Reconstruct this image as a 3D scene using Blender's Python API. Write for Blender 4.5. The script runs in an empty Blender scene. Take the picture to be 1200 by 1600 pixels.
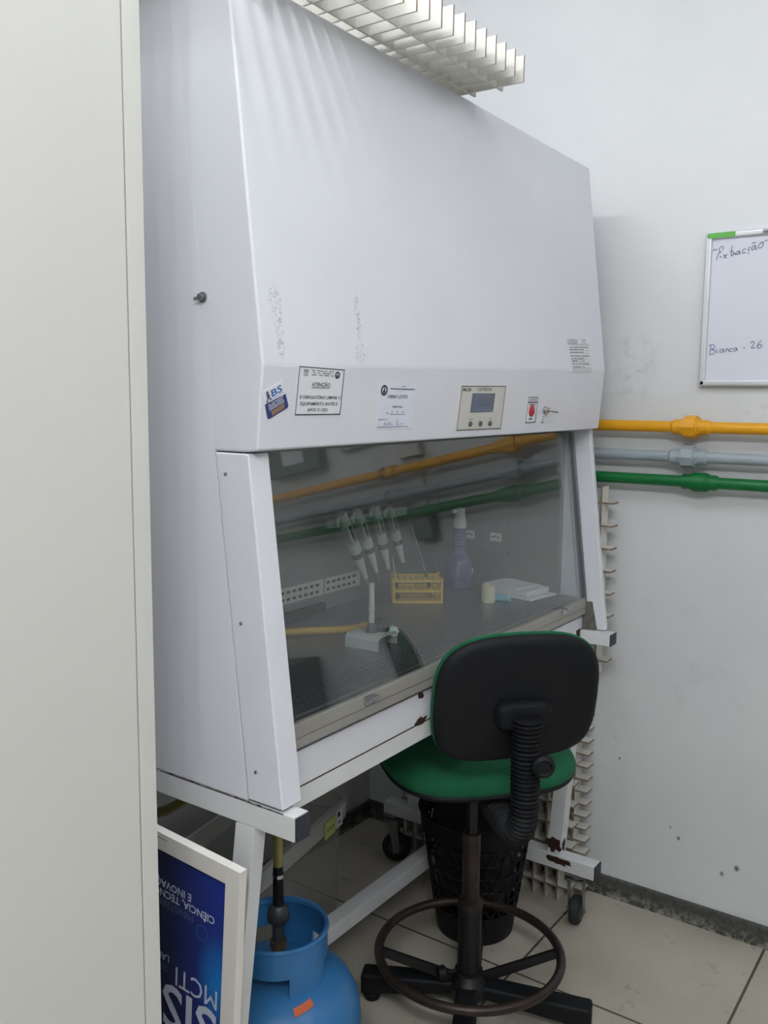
import bpy, bmesh, math, random
from mathutils import Vector, Matrix, Quaternion
random.seed(7)
C = bpy.context.scene.collection
R = math.radians
V = Vector

# ------------------------------------------------------------------ camera
POS = V((-1.0443, -1.165, 1.5))
YAW, PIT, ROL, FPX = 0.6129, 0.1237, 0.0098, 1417.12
fw = V((math.cos(YAW)*math.cos(PIT), math.sin(YAW)*math.cos(PIT), -math.sin(PIT)))
rt0 = V((math.sin(YAW), -math.cos(YAW), 0)); up0 = rt0.cross(fw)
rt = rt0*math.cos(ROL)+up0*math.sin(ROL); up = up0*math.cos(ROL)-rt0*math.sin(ROL)
cam = bpy.data.cameras.new('camera'); co = bpy.data.objects.new('camera', cam); C.objects.link(co)
cam.sensor_fit = 'VERTICAL'; cam.sensor_height = 24; cam.sensor_width = 18; cam.lens = FPX/1600*24
cam.clip_start = .02
co.matrix_world = Matrix(((rt.x, up.x, -fw.x, POS.x), (rt.y, up.y, -fw.y, POS.y), (rt.z, up.z, -fw.z, POS.z), (0, 0, 0, 1)))
bpy.context.scene.camera = co

# size of the cabinet group was measured in its own units; U brings them to metres of this room
U = .967
def H(p): return POS+(V(p)-POS)*U

# ------------------------------------------------------------------ materials
MATS = {}
def s2l(c):
    c = c/255
    return c/12.92 if c <= .04045 else ((c+.055)/1.055)**2.4
def rgb(r, g, b): return (s2l(r), s2l(g), s2l(b), 1)

class NT:
    def __init__(s, name):
        s.m = bpy.data.materials.new(name); s.m.use_nodes = True
        s.t = s.m.node_tree; s.t.nodes.clear(); s.out = s.n('ShaderNodeOutputMaterial')
    def n(s, typ, **kw):
        nd = s.t.nodes.new(typ)
        for k, v in kw.items(): setattr(nd, k, v)
        return nd
    def l(s, a, b): s.t.links.new(a, b)
    def val(s, sock, v):
        if hasattr(v, 'is_linked'): s.l(v, sock)
        else: sock.default_value = v
    def math(s, op, a, b=None, clamp=False):
        nd = s.n('ShaderNodeMath', operation=op, use_clamp=clamp); s.val(nd.inputs[0], a)
        if b is not None: s.val(nd.inputs[1], b)
        return nd.outputs[0]
    def coord(s): return s.n('ShaderNodeTexCoord').outputs['Object']
    def noise(s, scale, detail=3, vec=None, rough=.55):
        nd = s.n('ShaderNodeTexNoise'); nd.inputs['Scale'].default_value = scale
        nd.inputs['Detail'].default_value = detail; nd.inputs['Roughness'].default_value = rough
        s.l(vec if vec else s.coord(), nd.inputs['Vector'])
        return nd.outputs['Fac']
    def ramp(s, v, lo, hi, a=0., b=1.):
        nd = s.n('ShaderNodeMapRange'); s.val(nd.inputs[0], v)
        for i, x in enumerate((lo, hi, a, b)): nd.inputs[i+1].default_value = x
        return nd.outputs[0]
    def mix(s, f, a, b):
        nd = s.n('ShaderNodeMix', data_type='RGBA'); s.val(nd.inputs[0], f); s.val(nd.inputs[6], a); s.val(nd.inputs[7], b)
        return nd.outputs[2]
    def principled(s, col, rough=.5, metal=0., **kw):
        p = s.n('ShaderNodeBsdfPrincipled'); s.val(p.inputs['Base Color'], col); s.val(p.inputs['Roughness'], rough)
        s.val(p.inputs['Metallic'], metal)
        for k, v in kw.items(): s.val(p.inputs[k], v)
        s.l(p.outputs[0], s.out.inputs[0]); return p
    def bump(s, h, strength, dist=.002):
        b = s.n('ShaderNodeBump'); b.inputs['Strength'].default_value = strength; b.inputs['Distance'].default_value = dist
        s.l(h, b.inputs['Height']); return b.outputs[0]

def simple(name, col, rough=.5, metal=0., var=.06, nscale=18, bump=0., bscale=200, **kw):
    if name in MATS: return MATS[name]
    t = NT(name)
    c2 = tuple(max(0, c*(1-var)) for c in col[:3])+(1,)
    c = t.mix(t.ramp(t.noise(nscale), .35, .7), col, c2)
    p = t.principled(c, rough, metal, **kw)
    if bump: t.l(t.bump(t.noise(bscale, 2), bump), p.inputs['Normal'])
    MATS[name] = t.m
    return t.m

def smudged(name, col, rough, spots, dirt, lo=.52, hi=.62, nscale=120, var=.03, bump=0.):
    """paint with local marks; spots = [(centre, radii)] in object space of the named mesh"""
    t = NT(name); co_ = t.coord()
    tot = None
    for c, r in spots:
        s1 = t.n('ShaderNodeVectorMath', operation='SUBTRACT'); t.l(co_, s1.inputs[0]); s1.inputs[1].default_value = c
        s2 = t.n('ShaderNodeVectorMath', operation='DIVIDE'); t.l(s1.outputs[0], s2.inputs[0]); s2.inputs[1].default_value = r
        s3 = t.n('ShaderNodeVectorMath', operation='LENGTH'); t.l(s2.outputs[0], s3.inputs[0])
        m = t.ramp(s3.outputs['Value'], 1., .55)
        tot = m if tot is None else t.math('MAXIMUM', tot, m)
    nz = t.ramp(t.noise(nscale, 5, rough=.7), lo, hi)
    f = t.math('MULTIPLY', tot, nz, True)
    f = t.math('MULTIPLY', f, .55)
    c2 = tuple(x*(1-var) for x in col[:3])+(1,)
    c = t.mix(t.ramp(t.noise(6), .35, .7), col, c2)
    p = t.principled(t.mix(f, c, dirt), rough)
    if bump: t.l(t.bump(t.noise(260, 2), bump), p.inputs['Normal'])
    MATS[name] = t.m
    return t.m

WHITE = simple('white_enamel', rgb(222, 224, 232), .35, var=.03, nscale=5)
WHITE_STAND = simple('white_stand_paint', rgb(220, 222, 224), .4, var=.06, nscale=9)
CUPB = simple('off_white_cupboard', rgb(214, 214, 209), .45, var=.02, nscale=3)
BLACKP = simple('black_plastic', rgb(14, 17, 22), .6, var=.2, nscale=30, bump=.1, bscale=500, **{'Specular IOR Level': .3})
BLACKM = simple('black_metal', rgb(17, 18, 20), .45, var=.3, nscale=25)
CAPP = simple('dark_end_cap', rgb(46, 48, 60), .5)
BROWNM = simple('worn_brown_black_metal', rgb(58, 47, 43), .4, .3, var=.5, nscale=30)
GREEN = simple('green_fabric', rgb(18, 102, 66), .9, var=.12, nscale=60, bump=.5, bscale=900)
STEEL = simple('stainless_steel', rgb(176, 178, 182), .32, 1., var=.08, nscale=14)
STEELW = simple('worktop_steel', rgb(150, 152, 158), .34, .85, var=.12, nscale=9)
STEELD = simple('hood_lining_steel', rgb(158, 160, 160), .42, .6, var=.08, nscale=4)
CHROME = simple('chrome', rgb(200, 200, 205), .18, 1., var=.1)
ZINC = simple('zinc_plate', rgb(150, 150, 152), .35, .9, var=.25, nscale=40)
RUST = simple('rust', rgb(58, 32, 24), .9, var=.5, nscale=80, bump=.6, bscale=160)
DARK = simple('dark_hole', rgb(30, 31, 33), .7)
PAPER = simple('paper', rgb(226, 228, 234), .6, var=.01)
INK = simple('ink', rgb(52, 54, 60), .7)
INKG = simple('faint_ink', rgb(120, 122, 130), .7)
INKB = simple('marker_blue', rgb(72, 78, 120), .6)
YEL = simple('yellow_pipe_paint', rgb(232, 166, 24), .35, var=.06, nscale=12)
GRYP = simple('grey_pipe_paint', rgb(158, 170, 178), .4, var=.07, nscale=12)
GRNP = simple('green_pipe_paint', rgb(10, 112, 54), .38, var=.1, nscale=12)
ALU = simple('whiteboard_aluminium', rgb(214, 216, 220), .35, .5, var=.04)
BOARD = simple('whiteboard_face', rgb(214, 217, 228), .3, var=.01)
LIME = simple('green_label', rgb(96, 178, 76), .5)
MDF = simple('white_mdf', rgb(214, 213, 206), .6, var=.05, nscale=14)
MDFE = simple('mdf_edge', rgb(148, 128, 112), .8, var=.25, nscale=60)
BLUE = simple('blue_enamel', rgb(54, 118, 174), .35, var=.1, nscale=10)
ORANGE = simple('orange_label', rgb(206, 104, 62), .6)
HOSE = simple('yellow_hose', rgb(216, 176, 72), .45, var=.08)
OLIVE = simple('olive_hose', rgb(150, 140, 84), .5, var=.1)
RACKY = simple('yellow_rack_plastic', rgb(236, 200, 96), .45, var=.05)
PIPG = simple('pipette_grey', rgb(196, 204, 204), .4, var=.03)
PIPD = simple('pipette_dark_band', rgb(110, 116, 118), .5)
PIPW = simple('pipette_white', rgb(226, 232, 230), .4)
CREAM = simple('cream_tape', rgb(226, 220, 190), .6)
CYAN = simple('light_blue_plastic', rgb(120, 190, 215), .45)
TISSUE = simple('white_wipes', rgb(230, 232, 232), .85, var=.05, nscale=40, bump=.5, bscale=60)
FRAMEW = simple('poster_frame_white', rgb(226, 223, 216), .5, var=.04)
PTXT = simple('poster_lettering', rgb(196, 204, 222), .6)
PTXTD = simple('poster_faint_lettering', rgb(92, 104, 134), .6)
NAVY = simple('sticker_navy', rgb(40, 62, 120), .5)
SBLUE = simple('sticker_blue', rgb(38, 110, 190), .5)
SBROWN = simple('sticker_brown', rgb(150, 112, 92), .6)
PANELF = simple('panel_foil', rgb(214, 212, 206), .4, .15)
LCD = simple('grey_blue_lcd', rgb(96, 108, 130), .25)
LCDL = simple('lcd_line', rgb(128, 140, 162), .25)
BTN = simple('button_grey', rgb(96, 92, 92), .5)
RED = simple('red_lamp', rgb(176, 52, 66), .25)
BAG = simple('black_bag', rgb(15, 15, 17), .45, bump=.6, bscale=30)
NOTE = simple('yellow_note', rgb(214, 222, 138), .7)
RUBBER = simple('black_rubber', rgb(40, 42, 44), .7, var=.2)
GBOX = simple('grey_green_box', rgb(112, 126, 120), .5)
SOCK = simple('socket_white', rgb(232, 233, 230), .4)
LAMPM = None

def glass_mat(name, tint, refl, extra=1.0):
    t = NT(name)
    tr = t.n('ShaderNodeBsdfTransparent'); tr.inputs[0].default_value = tint
    gl = t.n('ShaderNodeBsdfGlossy'); gl.inputs['Roughness'].default_value = 0.; gl.inputs[0].default_value = (1, 1, 1, 1)
    lw = t.n('ShaderNodeLayerWeight'); lw.inputs['Blend'].default_value = .5
    f = t.math('POWER', lw.outputs['Facing'], 5.)
    f = t.math('ADD', t.math('MULTIPLY', f, 1-refl), refl, True)
    mx = t.n('ShaderNodeMixShader'); t.l(f, mx.inputs[0]); t.l(tr.outputs[0], mx.inputs[1]); t.l(gl.outputs[0], mx.inputs[2])
    t.l(mx.outputs[0], t.out.inputs[0]); MATS[name] = t.m
    return t.m
GLASS = glass_mat('sash_glass', (.90, .92, .915, 1), .075)

def clear_plastic(name, tint, col, dif, rough=.2):
    t = NT(name)
    tr = t.n('ShaderNodeBsdfTransparent'); tr.inputs[0].default_value = tint
    d = t.n('ShaderNodeBsdfDiffuse'); d.inputs[0].default_value = col
    g = t.n('ShaderNodeBsdfGlossy'); g.inputs['Roughness'].default_value = rough
    a = t.n('ShaderNodeMixShader'); a.inputs[0].default_value = dif; t.l(tr.outputs[0], a.inputs[1]); t.l(d.outputs[0], a.inputs[2])
    b = t.n('ShaderNodeMixShader'); b.inputs[0].default_value = .06; t.l(a.outputs[0], b.inputs[1]); t.l(g.outputs[0], b.inputs[2])
    t.l(b.outputs[0], t.out.inputs[0]); MATS[name] = t.m
    return t.m
VIOLET = clear_plastic('violet_translucent_plastic', (.74, .68, .88, 1), rgb(150, 130, 200), .38)
BOXP = clear_plastic('cloudy_clear_plastic', (.9, .9, .9, 1), rgb(206, 210, 206), .30)
BOXR = clear_plastic('cloudy_clear_rim', (.9, .9, .9, 1), rgb(222, 226, 222), .68)
TIPP = clear_plastic('clear_tip_plastic', (.95, .95, .95, 1), rgb(220, 226, 224), .35)

def wall_mat():
    t = NT('wall_paint'); p = t.n('ShaderNodeNewGeometry').outputs['Position']
    base = t.mix(t.ramp(t.noise(2.2, 4, p), .35, .7), rgb(222, 224, 226), rgb(214, 217, 219))
    def spot(c, r):
        s1 = t.n('ShaderNodeVectorMath', operation='SUBTRACT'); t.l(p, s1.inputs[0]); s1.inputs[1].default_value = c
        s2 = t.n('ShaderNodeVectorMath', operation='DIVIDE'); t.l(s1.outputs[0], s2.inputs[0]); s2.inputs[1].default_value = r
        s3 = t.n('ShaderNodeVectorMath', operation='LENGTH'); t.l(s2.outputs[0], s3.inputs[0])
        return t.ramp(s3.outputs['Value'], 1., .3)
    f = t.math('MULTIPLY', spot((1.496, -.235, 1.60), (.1, .085, .13)), t.ramp(t.noise(26, 5, p, .7), .5, .66))
    f2 = t.math('MULTIPLY', spot((1.496, -.45, .75), (.1, .5, .55)), t.ramp(t.noise(9, 5, p, .65), .56, .72))
    f3 = t.math('MULTIPLY', spot((1.496, -.62, 1.49), (.1, .12, .06)), t.ramp(t.noise(30, 5, p, .65), .5, .7))
    f = t.math('MAXIMUM', t.math('MULTIPLY', f, .30), t.math('MULTIPLY', f2, .10)); f = t.math('MAXIMUM', f, t.math('MULTIPLY', f3, .15))
    c = t.mix(f, base, rgb(110, 108, 102))
    chips = None
    for cc, r in (((1.496, -.249, .44), .005), ((1.496, -.435, .243), .007), ((1.496, -.561, .175), .008), ((1.496, -.60, .203), .010), ((1.496, -.41, .27), .004), ((1.496, -.235, .50), .003)):
        m = spot(cc, (.1, r, r*1.2)); chips = m if chips is None else t.math('MAXIMUM', chips, m)
    c = t.mix(t.math('MULTIPLY', chips, t.ramp(t.noise(190, 2, p), .3, .5)), c, rgb(84, 84, 82))
    pr = t.principled(c, .55)
    t.l(t.bump(t.noise(60, 4, p), .08), pr.inputs['Normal'])
    return t.m
WALL = wall_mat()

def floor_mat():
    t = NT('floor_tiles'); p = t.n('ShaderNodeNewGeometry').outputs['Position']
    sp = t.n('ShaderNodeSeparateXYZ'); t.l(p, sp.inputs[0])
    def line(s, off, pitch, w):
        a = t.math('SUBTRACT', s, off); a = t.math('DIVIDE', a, pitch); a = t.math('FRACT', t.math('ADD', a, 100.5))
        a = t.math('ABSOLUTE', t.math('SUBTRACT', a, .5)); return t.ramp(a, w/pitch*.5, w/pitch*.5+.0015, 1, 0)
    lx = line(sp.outputs[0], .985, .514, .006); ly = line(sp.outputs[1], -.1672, .521, .006)
    g = t.math('MAXIMUM', lx, ly)
    base = t.mix(t.ramp(t.noise(5, 4, p), .35, .7), rgb(186, 180, 166), rgb(174, 168, 154))
    base = t.mix(t.math('MULTIPLY', t.ramp(t.noise(70, 3, p), .5, .8), .25), base, rgb(148, 142, 126))
    c = t.mix(g, base, rgb(82, 75, 64))
    r = t.ramp(t.noise(14, 3, p), .3, .7, .26, .42)
    pr = t.principled(c, r); t.l(t.bump(t.math('SUBTRACT', 1., g), .4, .002), pr.inputs['Normal'])
    return t.m
FLOOR = floor_mat()

def skirting_mat():
    t = NT('dark_skirting'); p = t.n('ShaderNodeNewGeometry').outputs['Position']
    sp = t.n('ShaderNodeSeparateXYZ'); t.l(p, sp.inputs[0])
    base = t.mix(t.ramp(t.noise(60, 5, p, .7), .35, .7), rgb(58, 60, 58), rgb(92, 92, 88))
    low = t.ramp(sp.outputs[2], .04, .0)
    sm = t.math('MULTIPLY', low, t.ramp(t.noise(30, 5, p, .75), .46, .6))
    pr = t.principled(t.mix(sm, base, rgb(170, 166, 154)), .6)
    return t.m
SKIRT = skirting_mat()

def poster_mat():
    t = NT('poster_print'); p = t.coord()
    sp = t.n('ShaderNodeSeparateXYZ'); t.l(p, sp.inputs[0])
    # blue print: darker navy inside, brighter blue blot along one margin
    y = t.ramp(sp.outputs[1], -.25, -.10)
    c = t.mix(y, rgb(34, 54, 146), rgb(24, 34, 66))
    s1 = t.n('ShaderNodeVectorMath', operation='SUBTRACT'); t.l(p, s1.inputs[0]); s1.inputs[1].default_value = (0, -.225, .150)
    s2 = t.n('ShaderNodeVectorMath', operation='DIVIDE'); t.l(s1.outputs[0], s2.inputs[0]); s2.inputs[1].default_value = (1, .05, .09)
    s3 = t.n('ShaderNodeVectorMath', operation='LENGTH'); t.l(s2.outputs[0], s3.inputs[0])
    c = t.mix(t.ramp(s3.outputs['Value'], 1., 0.), c, rgb(20, 128, 206))
    t.principled(c, .45)
    return t.m
POSTER = poster_mat()

# ------------------------------------------------------------------ mesh helpers
def BM(): return bmesh.new()
def merge(dst, src, mi=0):
    me = bpy.data.meshes.new('tmp')
    for f in src.faces: f.material_index = mi
    src.to_mesh(me); src.free(); dst.from_mesh(me); bpy.data.meshes.remove(me)
def solid(bm, verts, faces, bev=0., seg=2, mi=0, smooth=False):
    b = BM(); vs = [b.verts.new(v) for v in verts]
    for f in faces:
        fc = b.faces.new([vs[i] for i in f]); fc.smooth = smooth
    bmesh.ops.recalc_face_normals(b, faces=b.faces)
    if bev: bmesh.ops.bevel(b, geom=list(b.edges), offset=bev, segments=seg, affect='EDGES', profile=.5, clamp_overlap=True)
    merge(bm, b, mi)
def box(bm, x0, x1, y0, y1, z0, z1, bev=0., seg=2, mi=0, M=None):
    vs = [V((x, y, z)) for x in (x0, x1) for y in (y0, y1) for z in (z0, z1)]
    if M: vs = [M @ v for v in vs]
    solid(bm, vs, ((0, 1, 3, 2), (4, 6, 7, 5), (0, 4, 5, 1), (2, 3, 7, 6), (0, 2, 6, 4), (1, 5, 7, 3)), bev, seg, mi)
def prism(bm, A, B, bev=0., seg=2, mi=0):
    """closed polygon A to matching polygon B"""
    n = len(A); fs = [tuple(range(n)), tuple(range(2*n-1, n-1, -1))]+[(i, (i+1) % n, n+(i+1) % n, n+i) for i in range(n)]
    solid(bm, list(A)+list(B), fs, bev, seg, mi)
def frame(d):
    d = d.normalized(); a = V((0, 0, 1)) if abs(d.z) < .9 else V((1, 0, 0))
    u = d.cross(a).normalized(); return u, d.cross(u).normalized()
def tube(bm, pts, r, seg=12, closed=False, mi=0, cap=True):
    pts = [V(p) for p in pts]; n = len(pts); rr = r if isinstance(r, (list, tuple)) else [r]*n
    b = BM(); rings = []
    tang = []
    for i in range(n):
        if closed: t = pts[(i+1) % n]-pts[i-1]
        else: t = pts[min(i+1, n-1)]-pts[max(i-1, 0)]
        tang.append(t.normalized() if t.length > 1e-9 else V((0, 0, 1)))
    u, w = frame(tang[0])
    for i in range(n):
        if i:
            q = tang[i-1].rotation_difference(tang[i]); u = (q @ u).normalized()
            u = (u-tang[i]*u.dot(tang[i])).normalized()
        w = tang[i].cross(u)
        rings.append([b.verts.new(pts[i]+(u*math.cos(2*math.pi*k/seg)+w*math.sin(2*math.pi*k/seg))*rr[i]) for k in range(seg)])
    for i in range(n if closed else n-1):
        A, B = rings[i], rings[(i+1) % n]
        off = 0
        if closed and i == n-1:
            off = min(range(seg), key=lambda o: (A[0].co-B[o].co).length)
        for k in range(seg):
            f = b.faces.new((A[k], A[(k+1) % seg], B[(k+1+off) % seg], B[(k+off) % seg])); f.smooth = True
    if not closed and cap:
        b.faces.new(rings[0][::-1]); b.faces.new(rings[-1])
    bmesh.ops.recalc_face_normals(b, faces=b.faces)
    merge(bm, b, mi)
def rod(bm, a, b_, r, r2=None, seg=16, mi=0): tube(bm, [a, b_], [r, r if r2 is None else r2], seg, mi=mi)
def lathe(bm, prof, c=(0, 0, 0), seg=32, M=None, mi=0):
    """prof = [(radius, z)]; closed with caps where radius 0"""
    b = BM(); rings = []; c = V(c)
    for r, z in prof:
        if r < 1e-6: rings.append([b.verts.new((0, 0, z))])
        else: rings.append([b.verts.new((r*math.cos(2*math.pi*k/seg), r*math.sin(2*math.pi*k/seg), z)) for k in range(seg)])
    for A, B in zip(rings, rings[1:]):
        for k in range(seg):
            q = [A[k % len(A)], A[(k+1) % seg % len(A)], B[(k+1) % seg % len(B)], B[k % len(B)]]
            q2 = []
            for v in q:
                if v not in q2: q2.append(v)
            if len(q2) > 2: b.faces.new(q2).smooth = True
    bmesh.ops.recalc_face_normals(b, faces=b.faces)
    for v in b.verts: v.co = (M @ v.co if M else v.co)+c
    merge(bm, b, mi)
def spline(pts, n=8, closed=False):
    P = [V(p) for p in pts]; out = []; m = len(P)
    rng = range(m) if closed else range(m-1)
    for i in rng:
        if closed: a, b, c, d = P[i-1], P[i], P[(i+1) % m], P[(i+2) % m]
        else: a, b, c, d = P[max(i-1, 0)], P[i], P[i+1], P[min(i+2, m-1)]
        for k in range(n):
            t = k/n
            out.append(.5*((2*b)+(c-a)*t+(2*a-5*b+4*c-d)*t*t+(3*b-a-3*c+d)*t**3))
    if not closed: out.append(P[-1])
    return out
def text_verts(s, italic=0., bold=0.):
    cu = bpy.data.curves.new('txt', 'FONT'); cu.body = s; cu.size = 1; cu.resolution_u = 2; cu.shear = italic; cu.offset = bold
    ob = bpy.data.objects.new('txt', cu); me = bpy.data.meshes.new_from_object(ob)
    vs = [V((v.co.x, v.co.y)) for v in me.vertices]; fs = [tuple(p.vertices) for p in me.polygons]
    bpy.data.objects.remove(ob); bpy.data.curves.remove(cu); bpy.data.meshes.remove(me)
    return vs, fs
def text(bm, s, fn, x, y, w=None, h=None, align='L', italic=0., bold=0.):
    """lettering laid on a surface; fn(x, y) gives the point; x, y = baseline start (or centre)"""
    vs, fs = text_verts(s, italic, .014 if bold else .0)
    if not vs: return
    x0 = min(v.x for v in vs); x1 = max(v.x for v in vs); cap = .7
    sy = h/cap if h else w/(x1-x0); sx = w/(x1-x0) if w else sy
    o = {'L': -x0*sx, 'C': -(x0+x1)/2*sx, 'R': -x1*sx}[align]
    b = [bm.verts.new(fn(x+o+v.x*sx, y+v.y*sy)) for v in vs]
    for f in fs: bm.faces.new([b[i] for i in f])
def ribbon(bm, pts, fn, w):
    """pen stroke: flat ribbon on surface fn(x, y)"""
    P = [V((p[0], p[1])) for p in pts]; L = []
    for i, p in enumerate(P):
        t = P[min(i+1, len(P)-1)]-P[max(i-1, 0)]
        if t.length < 1e-9: t = V((1, 0))
        t.normalize(); n = V((-t.y, t.x))*w*.5
        L.append((bm.verts.new(fn(*(p+n))), bm.verts.new(fn(*(p-n)))))
    for a, b in zip(L, L[1:]): bm.faces.new((a[0], b[0], b[1], a[1]))

# ------------------------------------------------------------------ object helpers
WM = {}
def setp(o, label=None, cat=None, group=None, kind=None):
    if label: o['label'] = label
    if cat: o['category'] = cat
    if group: o['group'] = group
    if kind: o['kind'] = kind
def thing(name, label, cat, loc=(0, 0, 0), group=None, h=False):
    o = bpy.data.objects.new(name, None); C.objects.link(o); o.empty_display_size = .05
    loc = H(loc) if h else V(loc); o.location = loc; WM[o] = Matrix.Translation(loc)
    setp(o, label, cat, group); return o
def obj(name, bm, mats, parent=None, h=False, label=None, base=False, ang=38):
    """link a bmesh as ONE mesh object; its origin goes to the middle of its box (or its foot)"""
    if h:
        for v in bm.verts: v.co = H(v.co)
    me = bpy.data.meshes.new(name)
    lo = V([min(v.co[i] for v in bm.verts) for i in range(3)]); hi = V([max(v.co[i] for v in bm.verts) for i in range(3)])
    o0 = (lo+hi)/2
    if base: o0.z = lo.z
    for v in bm.verts: v.co -= o0
    bm.to_mesh(me); bm.free()
    for m in (mats if isinstance(mats, (list, tuple)) else [mats]): me.materials.append(m)
    for p in me.polygons: p.use_smooth = True
    me.set_sharp_from_angle(angle=R(ang))
    o = bpy.data.objects.new(name, me); C.objects.link(o)
    if len(me.vertices) < 6000:
        wn_ = o.modifiers.new('weighted_normal', 'WEIGHTED_NORMAL'); wn_.keep_sharp = True
    W = Matrix.Translation(o0); WM[o] = W
    if parent:
        o.parent = parent; o.location = (WM[parent].inverted() @ W).to_translation()
    else: o.location = o0
    if label: o['label'] = label
    return o
def copy_tree(o, parent=None):
    c = o.copy(); C.objects.link(c)
    if parent: c.parent = parent
    for ch in list(o.children): copy_tree(ch, c)
    return c
def struct(name, bm, m):
    o = obj(name, bm, m); o['kind'] = 'structure'; o['category'] = name.split('_')[0]; return o
STRUCT_LABELS = {}

# ------------------------------------------------------------------ setting
XW, YB, ZC = 1.496, .674, 2.9
XL, YF = -3.0, -4.2
def slab(name, m, *a, label=None):
    b = BM(); box(b, *a); o = struct(name, b, m); o['label'] = label; return o
slab('floor', FLOOR, XL, XW, YF, YB, -.1, 0, label='cream tiled floor with thin dark grout lines')
slab('ceiling', simple('ceiling_white', rgb(226, 227, 227), .7), XL, XW, YF, YB, ZC, ZC+.1, label='white ceiling above the room')
slab('wall_right', WALL, XW, XW+.1, YF, YB+.1, -.1, ZC+.1, label='white painted wall carrying the pipes and whiteboard')
slab('wall_back', WALL, XL, XW, YB, YB+.1, -.1, ZC+.1, label='white wall behind the safety cabinet')
DULL = simple('bounce_damping_grey', rgb(160, 159, 157), .7)  # unseen walls toned grey so less light bounces into the lower room
slab('wall_left', DULL, XL-.1, XL, YF, YB+.1, -.1, ZC+.1, label='unseen wall on the far left side of the room, greyed to weaken bounced light')
slab('wall_front', DULL, XL-.1, XW+.1, YF-.1, YF, -.1, ZC+.1, label='unseen wall on the near side of the room, greyed to weaken bounced light')
b = BM(); prism(b, [V((XW-.013, YF, 0)), V((XW, YF, 0)), V((XW, YF, .062)), V((XW-.009, YF, .062)), V((XW-.013, YF, .056))], [V((XW-.013, YB, 0)), V((XW, YB, 0)), V((XW, YB, .062)), V((XW-.009, YB, .062)), V((XW-.013, YB, .056))])
o = struct('baseboard_right', b, SKIRT); o['label'] = 'dark grey skirting with pale paint splashes under the right wall'
b = BM(); box(b, XL, XW-.013, YB-.013, YB, 0, .062, .003); o = struct('baseboard_back', b, SKIRT); o['label'] = 'dark grey skirting along the wall under the safety cabinet'

# ------------------------------------------------------------------ pipes on the right wall
def pipe(name, label, z, m, uy, r, ufun, col):
    root = thing(name, label, 'pipe', (XW-.046, -.6, z), group='painted gas pipes on the right wall')
    x = XW-.046; b = BM(); rod(b, (x, YB-.002, z), (x, -2.6, z), r, seg=20); obj('pipe_run', b, m, root)
    b = BM()
    def ring(y0, y1, ra, rb=None, seg=24): rod(b, (x, y0, z), (x, y1, z), ra, rb, seg)
    if ufun == 'hex':
        for s in (-1, 1):
            ring(uy+s*.052, uy+s*.046, r*1.02, r*1.3); ring(uy+s*.046, uy+s*.026, r*1.3); ring(uy+s*.026, uy+s*.013, r*1.5, r*1.5, 8)
        ring(uy-.016, uy+.016, r*2.0, None, 8); ring(uy-.021, uy-.016, r*1.7, r*1.7, 24)
    else:
        ring(uy-.05, uy-.044, r*1.03, r*1.3); ring(uy-.044, uy+.045, r*1.32); ring(uy-.018, uy+.016, r*1.66); ring(uy+.016, uy+.022, r*1.5)
        ring(uy-.024, uy-.018, r*1.5)
    obj('union_fitting', b, m, root, ang=26)
    for cy in col:
        b = BM(); ring(cy-.013, cy+.013, r*1.42); ring(cy-.016, cy-.013, r*1.3); ring(cy+.013, cy+.016, r*1.3)
        obj('coupling', b, m, root)
        b = BM(); box(b, x, XW, cy-.045, cy-.03, z-.006, z+.006); tube(b, [(x+r*1.12*math.cos(a), cy-.0375, z+r*1.12*math.sin(a)) for a in [i*math.pi/10 for i in range(20)]], .005, 8, True)
        obj('wall_clip', b, ZINC, root)
    return root
pipe('gas_pipe', 'yellow painted pipe, highest of the three on the wall', 1.4328, YEL, -.425, .0158, 'hex', (-.88,))
pipe('gas_pipe', 'grey painted pipe running between the yellow and green pipes', 1.352, GRYP, -.422, .0155, 'hex', (-.88,))
pipe('gas_pipe', 'green painted pipe, lowest of the three on the wall', 1.285, GRNP, -.455, .0158, 'round', (-.88,))

# wall conduit seen mirrored in the glass
root = thing('wall_conduit', 'white cable conduit with junction box and outlet on the right wall', 'conduit', (XW, -.81, 1.25))
b = BM(); box(b, XW-.012, XW, -.83, -.79, 1.25, 1.5, .002); obj('channel', b, MDF, root)
b = BM(); box(b, XW-.03, XW, -.86, -.77, 1.47, 1.55, .004); o = obj('junction_box', b, MDF, root)
b = BM(); rod(b, (XW-.033, -.82, 1.515), (XW-.029, -.82, 1.515), .004); obj('screw', b, DARK, o)
b = BM(); box(b, XW-.04, XW, -.85, -.77, 1.19, 1.27, .006); o = obj('outlet_box', b, GBOX, root)
root = thing('wall_box', 'grey green wall box with white label and dangling cable', 'box', (XW, -1.31, 1.5))
b = BM(); box(b, XW-.05, XW, -1.43, -1.18, 1.505, 1.66, .006); o = obj('housing', b, GBOX, root)
b = BM(); box(b, XW-.0515, XW-.05, -1.35, -1.25, 1.54, 1.60); obj('white_label', b, PAPER, o)
b = BM(); tube(b, spline([(XW-.02, -1.43, 1.60), (XW-.03, -1.46, 1.55), (XW-.03, -1.52, 1.53), (XW-.02, -1.60, 1.58), (XW-.01, -1.66, 1.70)]), .008, 8); obj('cable', b, BLACKP, root)
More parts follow.
